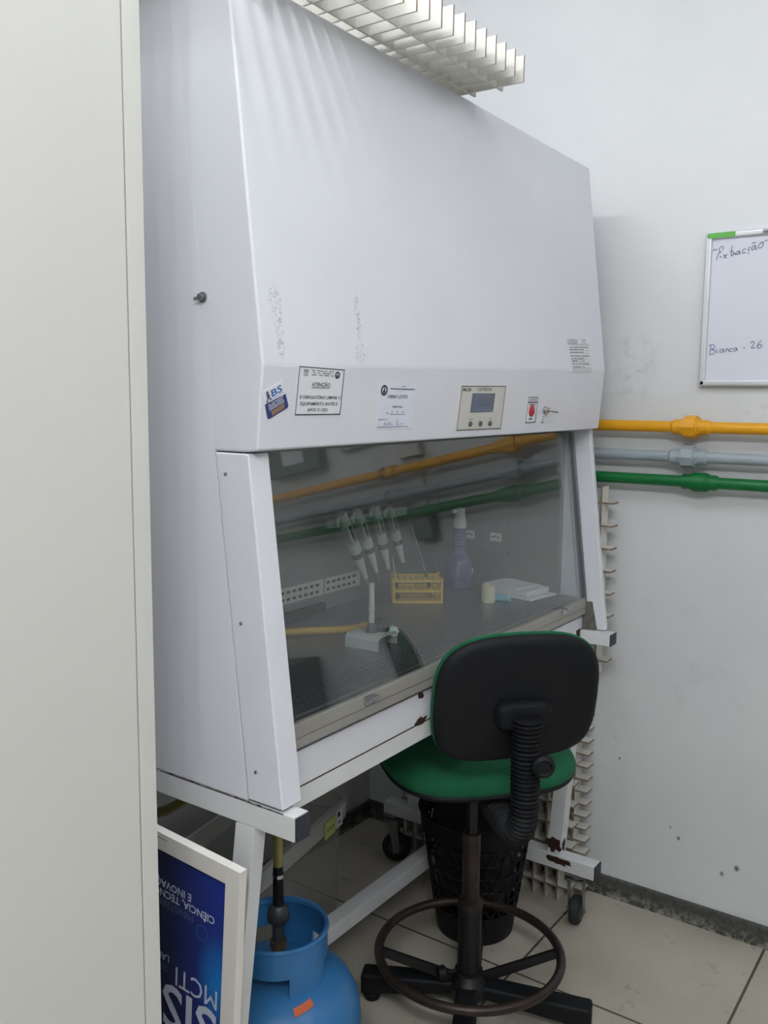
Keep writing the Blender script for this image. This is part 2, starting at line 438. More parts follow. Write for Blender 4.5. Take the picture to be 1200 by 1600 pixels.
# low bench cupboard further along the right wall (mirrored, lower left of the glass)
root = thing('bench_cupboard', 'low grey cupboard with dark frame along the right wall', 'cupboard', (1.3, -1.9, 0))
b = BM(); box(b, 1.12, XW-.016, -2.4, -1.40, .02, .80); obj('body', b, simple('bench_grey', rgb(196, 192, 182), .5), root)
b = BM(); box(b, 1.10, XW-.016, -2.42, -1.38, .80, .835, .004); box(b, 1.112, 1.12, -1.44, -1.40, .02, .80); box(b, 1.12, XW-.016, -1.40, -1.385, .02, .80)
obj('dark_frame', b, simple('bench_dark', rgb(64, 62, 58), .5), root)

# ------------------------------------------------------------------ whiteboard
root = thing('whiteboard', 'whiteboard in aluminium frame with blue handwriting on the right wall', 'whiteboard', (XW, -.75, 1.545))
wy0, wy1, wz0, wz1 = -.430, -1.10, 1.543, 1.946
b = BM(); box(b, XW-.014, XW-.002, wy1+.004, wy0-.004, wz0+.004, wz1-.004); bd = obj('writing_surface', b, BOARD, root)
def strip_frame(b, p):
    for A, B in p: box(b, XW-.022, XW-.001, min(A[0], B[0]), max(A[0], B[0]), min(A[1], B[1]), max(A[1], B[1]), .004, 3)
b = BM(); fwid = .017
strip_frame(b, [((wy0, wz0), (wy0-fwid, wz1)), ((wy1, wz0), (wy1+fwid, wz1)), ((wy0-.001, wz1-fwid), (wy1, wz1-.0005)), ((wy0-.001, wz0+.0005), (wy1, wz0+fwid))])
fr = obj('frame', b, ALU, root)
b = BM(); box(b, XW-.0228, XW-.0222, -.506, -.437, wz1-.0155, wz1-.002); g = obj('green_strip', b, LIME, fr, label='green strip stuck on the frame corner')
b = BM(); box(b, XW-.028, XW-.0222, -.60, -.575, wz1-.012, wz1-.003, .002); obj('frame_clip', b, ZINC, fr)
def bp(x, y): return V((XW-.0148, -.448-(x-135)*.000275-(y-280)*.00000, 1.900-(y-280)*.000284))
W1 = [[(138, 285), (150, 268), (165, 278), (178, 265)], [(228, 284), (236, 262), (224, 247), (205, 256), (197, 278), (203, 296), (218, 296)], [(218, 296), (199, 306), (186, 326), (180, 350), (180, 372)], [(204, 336), (214, 344), (224, 340)],
 [(236, 335), (250, 328), (258, 350), (272, 355)], [(274, 322), (258, 340), (248, 356)], [(318, 250), (312, 300), (312, 340), (326, 338)], [(300, 298), (332, 298)],
 [(326, 338), (334, 312), (338, 322), (350, 318), (352, 340)], [(388, 300), (368, 304), (360, 325), (374, 332), (389, 305), (389, 328), (398, 326)],
 [(444, 290), (424, 292), (413, 313), (426, 325), (446, 317)], [(468, 322), (472, 332), (466, 336)], [(482, 275), (470, 282), (464, 302), (480, 304)], [(528, 264), (504, 268), (494, 294), (510, 302), (529, 268), (532, 300), (544, 292)],
 [(495, 246), (508, 236), (520, 244), (532, 240)], [(578, 250), (558, 262), (554, 285), (576, 290), (596, 268), (590, 246), (572, 240), (604, 244)], [(606, 232), (636, 226)]]
W2 = [[(167, 1155), (160, 1235)], [(146, 1156), (180, 1146), (204, 1160), (196, 1182), (172, 1192), (200, 1198), (206, 1220), (186, 1238), (154, 1240)], [(224, 1190), (226, 1222), (234, 1220)],
 [(285, 1190), (262, 1195), (255, 1216), (273, 1222), (288, 1195), (292, 1222)], [(312, 1190), (310, 1222)], [(311, 1202), (328, 1186), (335, 1200), (337, 1220)], [(372, 1186), (352, 1190), (346, 1210), (372, 1214)],
 [(410, 1182), (390, 1186), (384, 1205), (400, 1211), (411, 1184), (416, 1210)], [(470, 1185), (490, 1184)], [(536, 1142), (555, 1126), (570, 1142), (546, 1186), (582, 1180)], [(632, 1120), (606, 1148), (598, 1180), (620, 1190), (640, 1170), (622, 1156), (602, 1170)]]
for WW, tx_ in ((W1, 'blue handwriting Extração'), (W2, 'blue handwriting Bianca - 26')):
    b = BM()
    for st in WW:
        q = [(p.x, p.y) for p in spline([(x, y, 0) for x, y in st], 6)]
        ribbon(b, q, bp, 6.0)
    obj('handwriting', b, INKB, bd, label=tx_)

# ------------------------------------------------------------------ tall cupboard on the left
root = thing('tall_cupboard', 'tall off-white cupboard filling the left edge of the view', 'cupboard', (-.75, 0, 0))
cx1, cy0 = -.2245, -.20
b = BM(); box(b, -1.25, cx1, cy0+.018, .35, .06, 2.35, .002); box(b, -1.23, cx1-.02, cy0+.05, .33, 0, .06)
box(b, -1.25, -1.222, cy0, cy0+.018, .06, 2.35, .0015); box(b, cx1-.0285, cx1, cy0, cy0+.018, .06, 2.35, .0015)
obj('carcass', b, CUPB, root)
b = BM(); box(b, -.780, cx1-.0305, cy0-.001, cy0+.016, .08, 2.33, .0025); obj('door', b, CUPB, root)
b = BM(); box(b, -1.220, -.783, cy0-.001, cy0+.016, .08, 2.33, .0025); d2 = obj('door', b, CUPB, root)
b = BM(); tube(b, spline([(-.80, cy0, 1.25), (-.80, cy0-.03, 1.25), (-.80, cy0-.03, 1.12), (-.80, cy0, 1.12)], 4), .005, 8); obj('handle', b, ZINC, d2)

# ------------------------------------------------------------------ biosafety cabinet
HW = 1.386
def sh(x): return .0107*x
TOP = (-.1322, 2.1253); CRE = (-.2006, 1.5555); LIP = (-.1877, 1.4152)
def lerp(a, b, t): return a+(b-a)*t
def cre(x): return (CRE[0], CRE[1]+sh(x)+lerp(-.005, .016, x/HW))
def lip(x): return (LIP[0], LIP[1]+sh(x)+lerp(.002, -.007, x/HW))
def top(x): return (TOP[0], TOP[1]+sh(x)+lerp(.022, -.006, x/HW))
def face(A, Bf, flip=False):
    def fn(x, z, e=0.):
        a, b_ = A(x), Bf(x); t = (z-b_[1])/(a[1]-b_[1]); y = b_[0]+(a[0]-b_[0])*t
        n = V((0, -(a[1]-b_[1]), a[0]-b_[0])).normalized()
        return V((x, y, z))+n*e
    return fn
fas = face(cre, lip); upf = face(top, cre)
hood = thing('biosafety_cabinet', 'large white biological safety cabinet with sloping glass front on a stand', 'safety cabinet', (HW/2, .1, .84), h=True)
def yz(x, L): return [V((x, y, z)) for y, z in L]
YBK = .53
b = BM(); n = 8
prof = lambda x: yz(x, [(YBK, top(x)[1]-.001), top(x), cre(x), lip(x), (-.160, 1.4145+sh(x)), (-.02, 1.4145+sh(x)), (-.02, 1.425+sh(x)), (YBK, 1.425+sh(x))])
prism(b, prof(0), prof(HW), .0045, 3)
smud = []
def sp(px, z, rx, rz): smud.append((px, z, rx, rz))
# smudge patches sit around these places on the sloping face
hx = [(.041, 1.645, .018, .035), (.046, 1.600, .012, .05), (.255, 1.580, .022, .022), (.255, 1.64, .010, .05)]
hc = H((HW/2, (YBK-.2006)/2, (2.14+1.4145)/2))
spots = []
for x, z, rx, rz in hx:
    p = H(upf(x, z)); spots.append(((p-hc), (rx, .05, rz)))
GRIME = smudged('white_enamel_with_residue', rgb(222, 224, 232), .35, [(tuple(c), r) for c, r in spots], rgb(120, 120, 124), .50, .60, 190)
uh = obj('upper_housing', b, GRIME, hood, h=True)
# correct residue centres for the actual origin of the mesh
oc = WM[uh].to_translation()
for nd in GRIME.node_tree.nodes:
    if nd.bl_idname == 'ShaderNodeVectorMath' and nd.operation == 'SUBTRACT':
        nd.inputs[1].default_value = V(nd.inputs[1].default_value)+hc-oc
seam = lambda x: [(-.096, 1.411+sh(x)), (-.162, .838+sh(x))]
for nm, xa, xb in (('side_panel', 0, .02), ('side_panel', HW-.02, HW)):
    s = seam(0); e_ = 0
    xa, xb = (xa-.0004, xb) if xa == 0 else (xa, xb+.0004)
    A = lambda x: yz(x, [(s[0][0]+.0015, s[0][1]+sh(x)), (-.0745, 1.655+sh(x)), (-.003, top(x)[1]-.001), (YBK, top(x)[1]-.001), (YBK, s[1][1]+sh(x)), (s[1][0]+.0015, s[1][1]+sh(x))])
    b = BM(); prism(b, A(xa), A(xb), .0012, 2); pn = obj(nm, b, WHITE, hood, h=True)
FT, FB = (-.1690, 1.4125), (-.2385, .841)
posts = []
for xa, xb in ((-.001, .047), (1.367, HW+.001)):
    A = lambda x: yz(x, [(FT[0], FT[1]+sh(x)), (-.096, FT[1]+sh(x)), (-.162, FB[1]+sh(x)), (FB[0], FB[1]+sh(x))])
    b = BM(); prism(b, A(xa), A(xb), .003, 3); posts.append(obj('front_post', b, WHITE, hood, h=True))
# side screws, bolt
def screw(x, y, z, parent, r=.0035, name='screw'):
    b = BM(); rod(b, (x+.001, y, z), (x-.0025, y, z), r, r*.8, 12); box(b, x-.0029, x-.0024, y-r*.7, y+r*.7, z-.0005, z+.0005); obj(name, b, CHROME, parent, h=True)
screw(-.001, -.120, 1.378, posts[0]); screw(-.001, -.151, 1.137, posts[0]); screw(-.001, -.181, .893, posts[0])
b = BM(); rod(b, (.001, -.073, 1.659), (-.003, -.073, 1.659), .0085, .0085, 16); rod(b, (-.003, -.073, 1.659), (-.010, -.073, 1.659), .0062, .0055, 6); rod(b, (-.006, -.073, 1.659), (-.011, -.063, 1.656), .0032, .003, 8)
obj('bolt', b, ZINC, uh, h=True)
# sash
gy = lambda z: -.121-(1.414-z)*.1211
def sashbox(b, x0, x1, z0, z1, off0, off1, bev=0.):
    prism(b, [V((x, gy(z)+off0, z+sh(x)*0)) for x, z in ((x0, z0), (x1, z0), (x1, z1), (x0, z1))], [V((x, gy(z)+off1, z)) for x, z in ((x0, z0), (x1, z0), (x1, z1), (x0, z1))], bev)
b = BM(); sashbox(b, .048, 1.353, .912, 1.4135, 0, .005); sash = obj('glass_sash', b, GLASS, hood, h=True, label='sloping clear glass front')
b = BM(); sashbox(b, .048, 1.354, .919, .943, -.003, .011, .0015); sashbox(b, .048, 1.354, .9, .918, -.001, .012, .0015); o = obj('sash_rail', b, simple('satin_steel', rgb(160, 157, 151), .45, .3), sash, h=True, label='brushed steel lower edge of the glass')
b = BM(); sashbox(b, 1.353, 1.366, .905, 1.4135, -.003, .011, .001); sashbox(b, 1.357, 1.360, .905, 1.4135, -.005, -.003, .0005); obj('sash_edge', b, STEEL, sash, h=True, label='grey metal right edge of the glass')
for x, z in ((.308, .933), (1.205, .939)):
    b = BM(); box(b, x-.014, x+.014, gy(z)-.0065, gy(z)-.003, z-.012, z+.008, .001); box(b, x-.014, x+.014, gy(z)-.022, gy(z)-.004, z+.004, z+.008, .001); rod(b, (x-.004, gy(z)-.006, z-.003), (x-.004, gy(z)-.009, z-.003), .004, seg=10)
    obj('sash_latch', b, CHROME, sash, h=True)
b = BM(); prism(b, yz(.048, [(-.172, .889), (-.150, .889), (-.150, .8235), (-.173, .8235)]), yz(1.366, [(-.172, .890), (-.150, .890), (-.150, .8265), (-.173, .8265)]), .0015); sill = obj('front_sill', b, WHITE, hood, h=True)
b = BM(); prism(b, yz(1.355, [(-.1765, .84), (-.1735, .84), (-.1755, .935), (-.1785, .935)]), yz(1.3655, [(-.215, .855), (-.212, .855), (-.195, .935), (-.198, .935)]), .001); obj('side_bracket', b, simple('stained_steel', rgb(116, 112, 108), .5, .4, var=.4, nscale=60), hood, h=True)
# lining
ZW = .95
b = BM(); box(b, .0485, 1.3375, -.164, .32, ZW-.018, ZW, .001); ws = obj('work_surface', b, STEELW, hood, h=True)
b = BM()
for r_ in range(4):
    for k in range(64):
        x = .10+k*.0192+(r_ % 2)*.0096
        if x < 1.32: box(b, x-.0055, x+.0055, -.134+r_*.0165-.002, -.134+r_*.0165+.002, ZW-.001, ZW+.0004)
obj('perforations', b, simple('perforation_shadow_grey', rgb(84, 85, 90), .6), ws, h=True)
b = BM(); box(b, .021, 1.365, .302, .32, ZW+.0005, 1.424); bk = obj('back_panel', b, STEELD, hood, h=True)
b = BM(); box(b, .0215, .048, -.10, .302, ZW+.0005, 1.412); obj('inner_side_panel', b, STEELD, hood, h=True)
b = BM(); box(b, 1.338, 1.3645, -.10, .302, ZW+.0005, 1.412); ipn = obj('inner_side_panel', b, STEELD, hood, h=True)
b = BM(); box(b, .021, 1.365, .32, YBK, .86, ZW+.02); box(b, .021, 1.365, -.14, .32, .86, .872); obj('lower_casing', b, WHITE, hood, h=True)
for x0, x1 in ((.30, .766), (.773, .925)):
    b = BM(); box(b, x0, x1, .2985, .302, .993, 1.034, .0006); st = obj('slotted_grille', b, simple('grille_pale', rgb(214, 216, 214), .5), bk, h=True)
    b = BM()
    nn = int((x1-x0)/.0225)
    for k in range(nn):
        for zz in (1.004, 1.022): box(b, x0+.012+k*.0225-.0065, x0+.012+k*.0225+.0065, .2978, .2987, zz-.0035, zz+.0035)
    obj('slots', b, DARK, st, h=True)
b = BM(); box(b, .52, .765, .288, .3015, ZW+.0008, ZW+.022, .001); obj('dark_strip', b, DARK, bk, h=True)  # solid dark bar along the foot of the back panel
# sockets on the inner right side
b = BM(); box(b, 1.336, 1.338, .055, .147, 1.047, 1.146, .0006); pl_ = obj('socket_plate', b, STEELD, ipn, h=True)
for y, z in ((.144, 1.143), (.058, 1.143), (.144, 1.05), (.058, 1.05)):
    b = BM(); rod(b, (1.3365, y, z), (1.3345, y, z), .003, seg=10); obj('screw', b, CHROME, pl_, h=True)
def socket(y0, y1, z0, z1, par):
    b = BM(); box(b, 1.332, 1.3365, y0, y1, z0, z1, .002); s_ = obj('power_socket', b, SOCK, par, h=True)
    b = BM(); w = y1-y0
    for t in (.25, .5, .75): rod(b, (1.3325, y0+w*t, (z0+z1)/2+(.003 if t == .5 else 0)), (1.3314, y0+w*t, (z0+z1)/2+(.003 if t == .5 else 0)), .0028, seg=10)
    obj('pin_holes', b, DARK, s_, h=True)
socket(.080, .118, 1.083, 1.108, ipn); socket(.172, .206, 1.083, 1.108, ipn)

# ---- stickers and controls on the front
def sticker(name, fn, corners, mat, parent, e=.0008, label=None):
    """corners (x, z) in order; thin sheet lying on the surface"""
    b = BM(); prism(b, [fn(x, z, e) for x, z in corners], [fn(x, z, -.0004) for x, z in corners]); return obj(name, b, mat, parent, h=True, label=label)
def qmap(fn, c, e):
    """c = corners bottom-left, bottom-right, top-right, top-left -> fn(s, t) over the sheet"""
    def g(s, t):
        x = lerp(lerp(c[0][0], c[1][0], s), lerp(c[3][0], c[2][0], s), t); z = lerp(lerp(c[0][1], c[1][1], s), lerp(c[3][1], c[2][1], s), t)
        return fn(x, z, e)
    return g
def line(b, g, s0, t0, s1, t1, w, asp=1.): 
    d = V((s1-s0, (t1-t0)/asp)); d.normalize(); nx, ny = -d.y*w, d.x*w*asp
    b.faces.new([b.verts.new(g(s0+nx/2, t0+ny/2)), b.verts.new(g(s1+nx/2, t1+ny/2)), b.verts.new(g(s1-nx/2, t1-ny/2)), b.verts.new(g(s0-nx/2, t0-ny/2))])
def dashes(b, g, s0, s1, t, h, seed, dens=.8):
    rr = random.Random(seed); s = s0
    while s < s1:
        w = rr.uniform(.012, .045); e_ = min(s+w, s1)
        if rr.random() < dens: line(b, g, s, t, e_, t, h)
        s = e_+rr.uniform(.006, .014)
def ring(b, g, s, t, rs, rt, w0=.0, n=28):
    o_ = [b.verts.new(g(s+rs*math.cos(2*math.pi*k/n), t+rt*math.sin(2*math.pi*k/n))) for k in range(n)]
    if w0 == 0: b.faces.new(o_); return
    i_ = [b.verts.new(g(s+rs*w0*math.cos(2*math.pi*k/n), t+rt*w0*math.sin(2*math.pi*k/n))) for k in range(n)]
    for k in range(n): b.faces.new((o_[k], o_[(k+1) % n], i_[(k+1) % n], i_[k]))

# warning notice
c = [(.082, 1.473), (.202, 1.473), (.205, 1.550), (.085, 1.552)]
wn = sticker('warning_notice', fas, c, PAPER, hood, label='white notice with black border reading ATENÇÃO'); g = qmap(fas, c, .0012)
b = BM()
for a in ((.008, 0, .008, 1), (.992, 0, .992, 1)): line(b, g, *a, .014)
for a in ((0, .01, 1, .01), (0, .99, 1, .99)): line(b, g, *a, .02)
text(b, 'ATENÇÃO', g, .5, .60, w=.40, h=.085, align='C', bold=.003); line(b, g, .30, .575, .70, .575, .012)
text(b, 'É OBRIGATÓRIO LIMPAR O', g, .52, .34, w=.90, h=.066, align='C', bold=.002)
text(b, 'EQUIPAMENTO ANTES E', g, .50, .205, w=.82, h=.066, align='C', bold=.002)
text(b, 'APÓS O USO.', g, .48, .075, w=.46, h=.066, align='C', bold=.002)
for k, t in enumerate((.93, .885, .84)): dashes(b, g, .27+.03*(k == 1), .75-.05*(k == 1), t, .018, k+3)
ring(b, g, .845, .865, .058, .078, .55); ring(b, g, .845, .85, .018, .03)
obj('lettering', b, INK, wn, h=True)
b = BM(); 
for k in range(5): line(b, g, .10, .93-k*.028, .205, .93-k*.028, .018 if k < 2 else .010)
obj('crest', b, INKG, wn, h=True)
# service sticker, tilted
c = [(.018, 1.466), (.066, 1.486), (.046, 1.5285), (.002, 1.5085)]
ss = sticker('service_sticker', fas, c, PAPER, hood, label='tilted blue and white sticker reading BS'); g = qmap(fas, c, .0011)
g1 = g
b = BM(); b.faces.new([b.verts.new(g1(*q)) for q in ((.0, .06), (.06, .0), (.94, .0), (1, .06), (1, .50), (0, .56))]); nv = obj('navy_field', b, NAVY, ss, h=True)
g2 = qmap(fas, c, .0015); b = BM(); text(b, 'BS', g2, .38, .66, w=.52, h=.24, align='L', bold=.02); obj('lettering', b, SBLUE, ss, h=True)
b = BM(); ring(b, g2, .20, .90, .05, .05); line(b, g2, .20, .86, .22, .72, .10); line(b, g2, .21, .74, .10, .58, .05); line(b, g2, .22, .74, .32, .60, .05); line(b, g2, .16, .82, .30, .76, .04); line(b, g2, .08, .575, .95, .60, .012)
obj('figure', b, simple('sticker_figure', rgb(92, 70, 104), .6), ss, h=True)
b = BM()
for k in range(4): dashes(b, g2, .14, .86, .47-k*.062, .03, 30+k, .95)
obj('white_lines', b, PAPER, nv, h=True)
b = BM(); b.faces.new([b.verts.new(g2(*q)) for q in ((.22, .05), (.80, .06), (.84, .24), (.20, .22))]); obj('brown_stain', b, SBROWN, nv, h=True)
# cabinet card
c = [(.312, 1.445), (.429, 1.445), (.436, 1.530), (.314, 1.531)]
cc = sticker('record_card', fas, c, simple('card_white', rgb(224, 228, 242), .5), hood, label='white record card reading CABINE 2'); g = qmap(fas, c, .0012)
b = BM(); text(b, 'CABINE 2 (CCNT)', g, .50, .67, w=.56, h=.07, align='C', bold=.002)
dashes(b, g, .28, .96, .875, .016, 5, .95); dashes(b, g, .54, .68, .93, .016, 6); line(b, g, .27, .86, .95, .86, .006)
text(b, 'Cabine limpa', g, .52, .465, w=.28, h=.045, align='C', bold=.002); text(b, 'Em', g, .25, .33, w=.06, h=.035); line(b, g, .34, .315, .78, .315, .008)
text(b, 'Realizado por:', g, .04, .195, w=.25, h=.035); line(b, g, .03, .045, .90, .045, .010)
ring(b, g, .12, .83, .088, .115, .62); ring(b, g, .12, .80, .035, .035); line(b, g, .12, .82, .12, .89, .03)
obj('lettering', b, INK, cc, h=True)
b = BM()
for st in ([(.20, .06), (.23, .15), (.25, .07), (.28, .12), (.31, .08)], [(.31, .08), (.34, .16), (.36, .08), (.39, .12), (.43, .08), (.45, .11)], [(.54, .15), (.60, .16)], [(.57, .17), (.55, .07), (.59, .11), (.62, .08), (.66, .12), (.69, .08), (.73, .12), (.77, .09)], [(.55, .20), (.57, .22), (.59, .20)], [(.38, .33), (.40, .38), (.38, .37)], [(.52, .33), (.54, .38), (.55, .33)], [(.66, .34), (.70, .38), (.72, .34)]):
    ribbon(b, [(p.x, p.y) for p in spline([(x, y, 0) for x, y in st], 5)], g, .008)
obj('signature', b, INKB, cc, h=True)
# control panel
c = [(.601, 1.436), (.800, 1.436), (.805, 1.533), (.606, 1.530)]
cp = sticker('control_panel', fas, c, PANELF, hood, .0015, label='grey control panel with small display and three buttons'); g = qmap(fas, c, .0019)
b = BM()
for a in ((.012, .03, .012, .97), (.988, .03, .988, .97)): line(b, g, *a, .008)
for a in ((.0, .012, 1, .012), (.0, .985, 1, .985)): line(b, g, *a, .016)
text(b, 'MLSB', g, .04, .875, w=.17, h=.07, bold=.004); text(b, 'LUTECH', g, .51, .885, w=.30, h=.062, align='C', bold=.003)
text(b, 'Desliga', g, .285, .245, w=.09, h=.022, align='C', bold=.003); text(b, '+', g, .50, .245, w=.02, align='C', bold=.002); text(b, 'Liga', g, .72, .245, w=.05, h=.022, align='C', bold=.003)
obj('lettering', b, INK, cp, h=True)
c2 = [(.652, 1.474), (.752, 1.475), (.755, 1.5155), (.655, 1.5145)]
dp = sticker('display', fas, c2, LCD, cp, .0024); g3 = qmap(fas, c2, .0028); b = BM()
line(b, g3, .03, .10, .97, .10, .05); line(b, g3, .16, .26, .16, .86, .012); line(b, g3, .86, .26, .86, .86, .012); line(b, g3, .16, .86, .86, .86, .03); line(b, g3, .10, .22, .92, .22, .03); obj('screen_marks', b, LCDL, dp, h=True)
for x in (.656, .700, .743):
    p0 = fas(x, 1.4495, .0015); p1 = fas(x, 1.4495, .005); b = BM(); rod(b, p0, p1, .0062, .0052, 20); obj('button', b, BTN, cp, h=True)
# indicator
c = [(.920, 1.447), (.975, 1.448), (.976, 1.509), (.925, 1.509)]
ip = sticker('indicator_plate', fas, c, PAPER, hood, .0012, label='small white plate with red indicator lamp'); g = qmap(fas, c, .0016); b = BM()
for a in ((.02, 0, .02, 1), (.98, 0, .98, 1)): line(b, g, *a, .04)
for a in ((0, .012, 1, .012), (0, .985, 1, .985), (0, .79, 1, .79)): line(b, g, *a, .045 if a[1] == .79 else .03)
text(b, 'LUTECH', g, .5, .84, w=.78, h=.09, align='C', bold=.012); dashes(b, g, .22, .78, .70, .05, 77, 1.); dashes(b, g, .34, .62, .15, .07, 78, 1.)
obj('lettering', b, INK, ip, h=True)
p0 = fas(.948, 1.476, .001); nrm = (fas(.948, 1.476, 1)-fas(.948, 1.476, 0)); b = BM()
Mr = nrm.to_track_quat('Z', 'Y').to_matrix().to_4x4()
lathe(b, [(.0145, 0), (.0142, .0015), (.012, .0035), (.007, .0052), (0, .0058)], p0, 24, Mr); obj('indicator_lamp', b, RED, ip, h=True)
# toggle switch
p0 = fas(1.0205, 1.478, 0); b = BM(); rod(b, p0, p0+nrm*.004, .0115, .0115, 6); rod(b, p0+nrm*.004, p0+nrm*.012, .0075, .0075, 16); sw = obj('toggle_switch', b, CHROME, hood, h=True)
b = BM(); rod(b, p0+nrm*.010, p0+nrm*.030+V((.016, 0, -.002)), .0028, .0038, 12); obj('lever', b, CHROME, sw, h=True)
c = [(1.006, 1.446), (1.026, 1.446), (1.027, 1.467), (1.008, 1.467)]; sl = sticker('switch_label', fas, c, PAPER, hood, .0009); g = qmap(fas, c, .0013); b = BM(); dashes(b, g, .15, .8, .75, .08, 5, 1.); dashes(b, g, .15, .8, .45, .08, 6, 1.); dashes(b, g, .15, .8, .2, .08, 8, 1.); line(b, g, 0, .03, 1, .03, .08); obj('lettering', b, INKG, sl, h=True)
# maintenance label on the upper face
c = [(1.147, 1.574), (1.285, 1.577), (1.286, 1.669), (1.140, 1.661)]
ml = sticker('maintenance_label', upf, c, simple('clear_label', rgb(228, 229, 233), .4), hood, .0006, label='pale printed service label near the right end'); g = qmap(upf, c, .001); b = BM()
text(b, 'LUTECH', g, .02, .86, w=.42, h=.085, bold=.004); line(b, g, .03, .83, .46, .83, .02)
dashes(b, g, .58, .84, .93, .022, 1); dashes(b, g, .62, .80, .88, .022, 2); dashes(b, g, .62, .84, .83, .018, 3); line(b, g, 0, .785, 1, .785, .012)
for k, t in enumerate((.72, .65, .57, .47, .39, .32, .24, .15)):
    dashes(b, g, .05+.015*k, .70+.25*((k*7) % 3 == 0), t, .026, 40+k, .85); line(b, g, .05+.012*k, t-.025, .98, t-.025, .006)
line(b, g, .12, .04, 1, .04, .012); line(b, g, .10, .09, 1, .09, .010); obj('lettering', b, INKG, ml, h=True)
# rust and worn edges
def blotch(name, P, u, v, rs, parent, seed, h=True, n=18, th=.0006, mat=None):
    rr = random.Random(seed); P, u, v = V(P), V(u).normalized(), V(v).normalized(); nn_ = u.cross(v)
    A = []
    for k in range(n):
        a = 2*math.pi*k/n; q = rr.uniform(.55, 1.1); A.append(P+u*math.cos(a)*rs[0]*q+v*math.sin(a)*rs[1]*q)
    b = BM(); prism(b, [p+nn_*th for p in A], [p-nn_*th for p in A]); return obj(name, b, mat or RUST, parent, h=h)
blotch('rust_patch', (1.335, -.1733, .845), (1, 0, 0), (.3, 0, 1), (.030, .016), sill, 1)
blotch('rust_patch', (.505, -.1737, .829), (1, 0, .1), (0, 0, 1), (.024, .009), sill, 2)
blotch('rust_patch', (.508, -.1727, .884), (1, 0, .1), (0, 0, 1), (.012, .009), sill, 4)
b = BM(); prism(b, yz(.048, [(-.1728, .8215), (-.1728, .8238), (-.165, .8238), (-.165, .8215)]), yz(1.34, [(-.1728, .8245), (-.1728, .8268), (-.165, .8268), (-.165, .8245)])); obj('rust_seam', b, RUST, sill, h=True)

# ------------------------------------------------------------------ stand under the cabinet
stand = thing('equipment_stand', 'white tubular wheeled stand carrying the safety cabinet', 'stand', H((HW/2, .1, 0))*1)
stand.location.z = 0; WM[stand] = Matrix.Translation(stand.location)
def tubebox(b, x0, x1, y0, y1, z0, z1, bev=.003): box(b, x0, x1, y0, y1, z0, z1, bev, 2)
for x0, x1, z0, z1 in ((0, .036, .793, .836), (1.341, 1.386, .818, .853)):
    b = BM(); tubebox(b, x0, x1, -.262, YBK-.01, z0, z1); r_ = obj('upper_side_rail', b, WHITE_STAND, stand, h=True)
    b = BM(); tubebox(b, x0+.001, x1-.001, -.2655, -.2622, z0+.001, z1-.001, .001); obj('end_cap', b, CAPP, r_, h=True, label='dark plastic end cap')
b = BM(); prism(b, yz(.0365, [(-.172, .783), (-.135, .783), (-.135, .8212), (-.172, .8212)]), yz(1.3405, [(-.172, .786), (-.135, .786), (-.135, .8242), (-.172, .8242)]), .002); obj('front_rail', b, WHITE_STAND, stand, h=True)
b = BM(); tubebox(b, .047, 1.3365, .46, .50, .815, .855); obj('back_rail', b, WHITE_STAND, stand, h=True)
zu0, zl1 = .792, .164          # leg run, cabinet units
legs = []
for x0, x1, zt, ya, sl in ((0, .031, .7935, -.174, .12), (1.345, 1.386, .8185, -.181, .072)):
    yt = ya+sl*(.787-zt); yb_ = ya+sl*(.787-.162); lw_ = .044
    A = lambda x: yz(x, [(yt, zt), (yt+lw_, zt), (yb_+lw_, .1615), (yb_, .1615)])
    b = BM(); prism(b, A(x0), A(x1), .003); legs.append(obj('leg', b, WHITE_STAND, stand, h=True))
    b = BM(); tubebox(b, x0, x1, .36, .41, .1615, zt); obj('leg', b, WHITE_STAND, stand, h=True)
for x0, x1 in ((0, .036), (1.337, 1.386)):
    b = BM(); tubebox(b, x0, x1, -.245, .50, .119, .1613); r_ = obj('lower_side_rail', b, WHITE_STAND, stand, h=True)
    b = BM(); tubebox(b, x0+.001, x1-.001, -.2485, -.2452, .120, .1603, .001); obj('end_cap', b, CAPP, r_, h=True, label='dark plastic end cap')
    if x0 > 1: rail_r = r_
zr0 = H((0, 0, .119)).z; zr1 = H((0, 0, .1613)).z
xl1 = H((.045, 0, 0)).x; xr0 = H((1.337, 0, 0)).x
b = BM(); box(b, xl1, xr0, .135, .180, zr0, zr1, .003); obj('cross_beam', b, WHITE_STAND, stand)
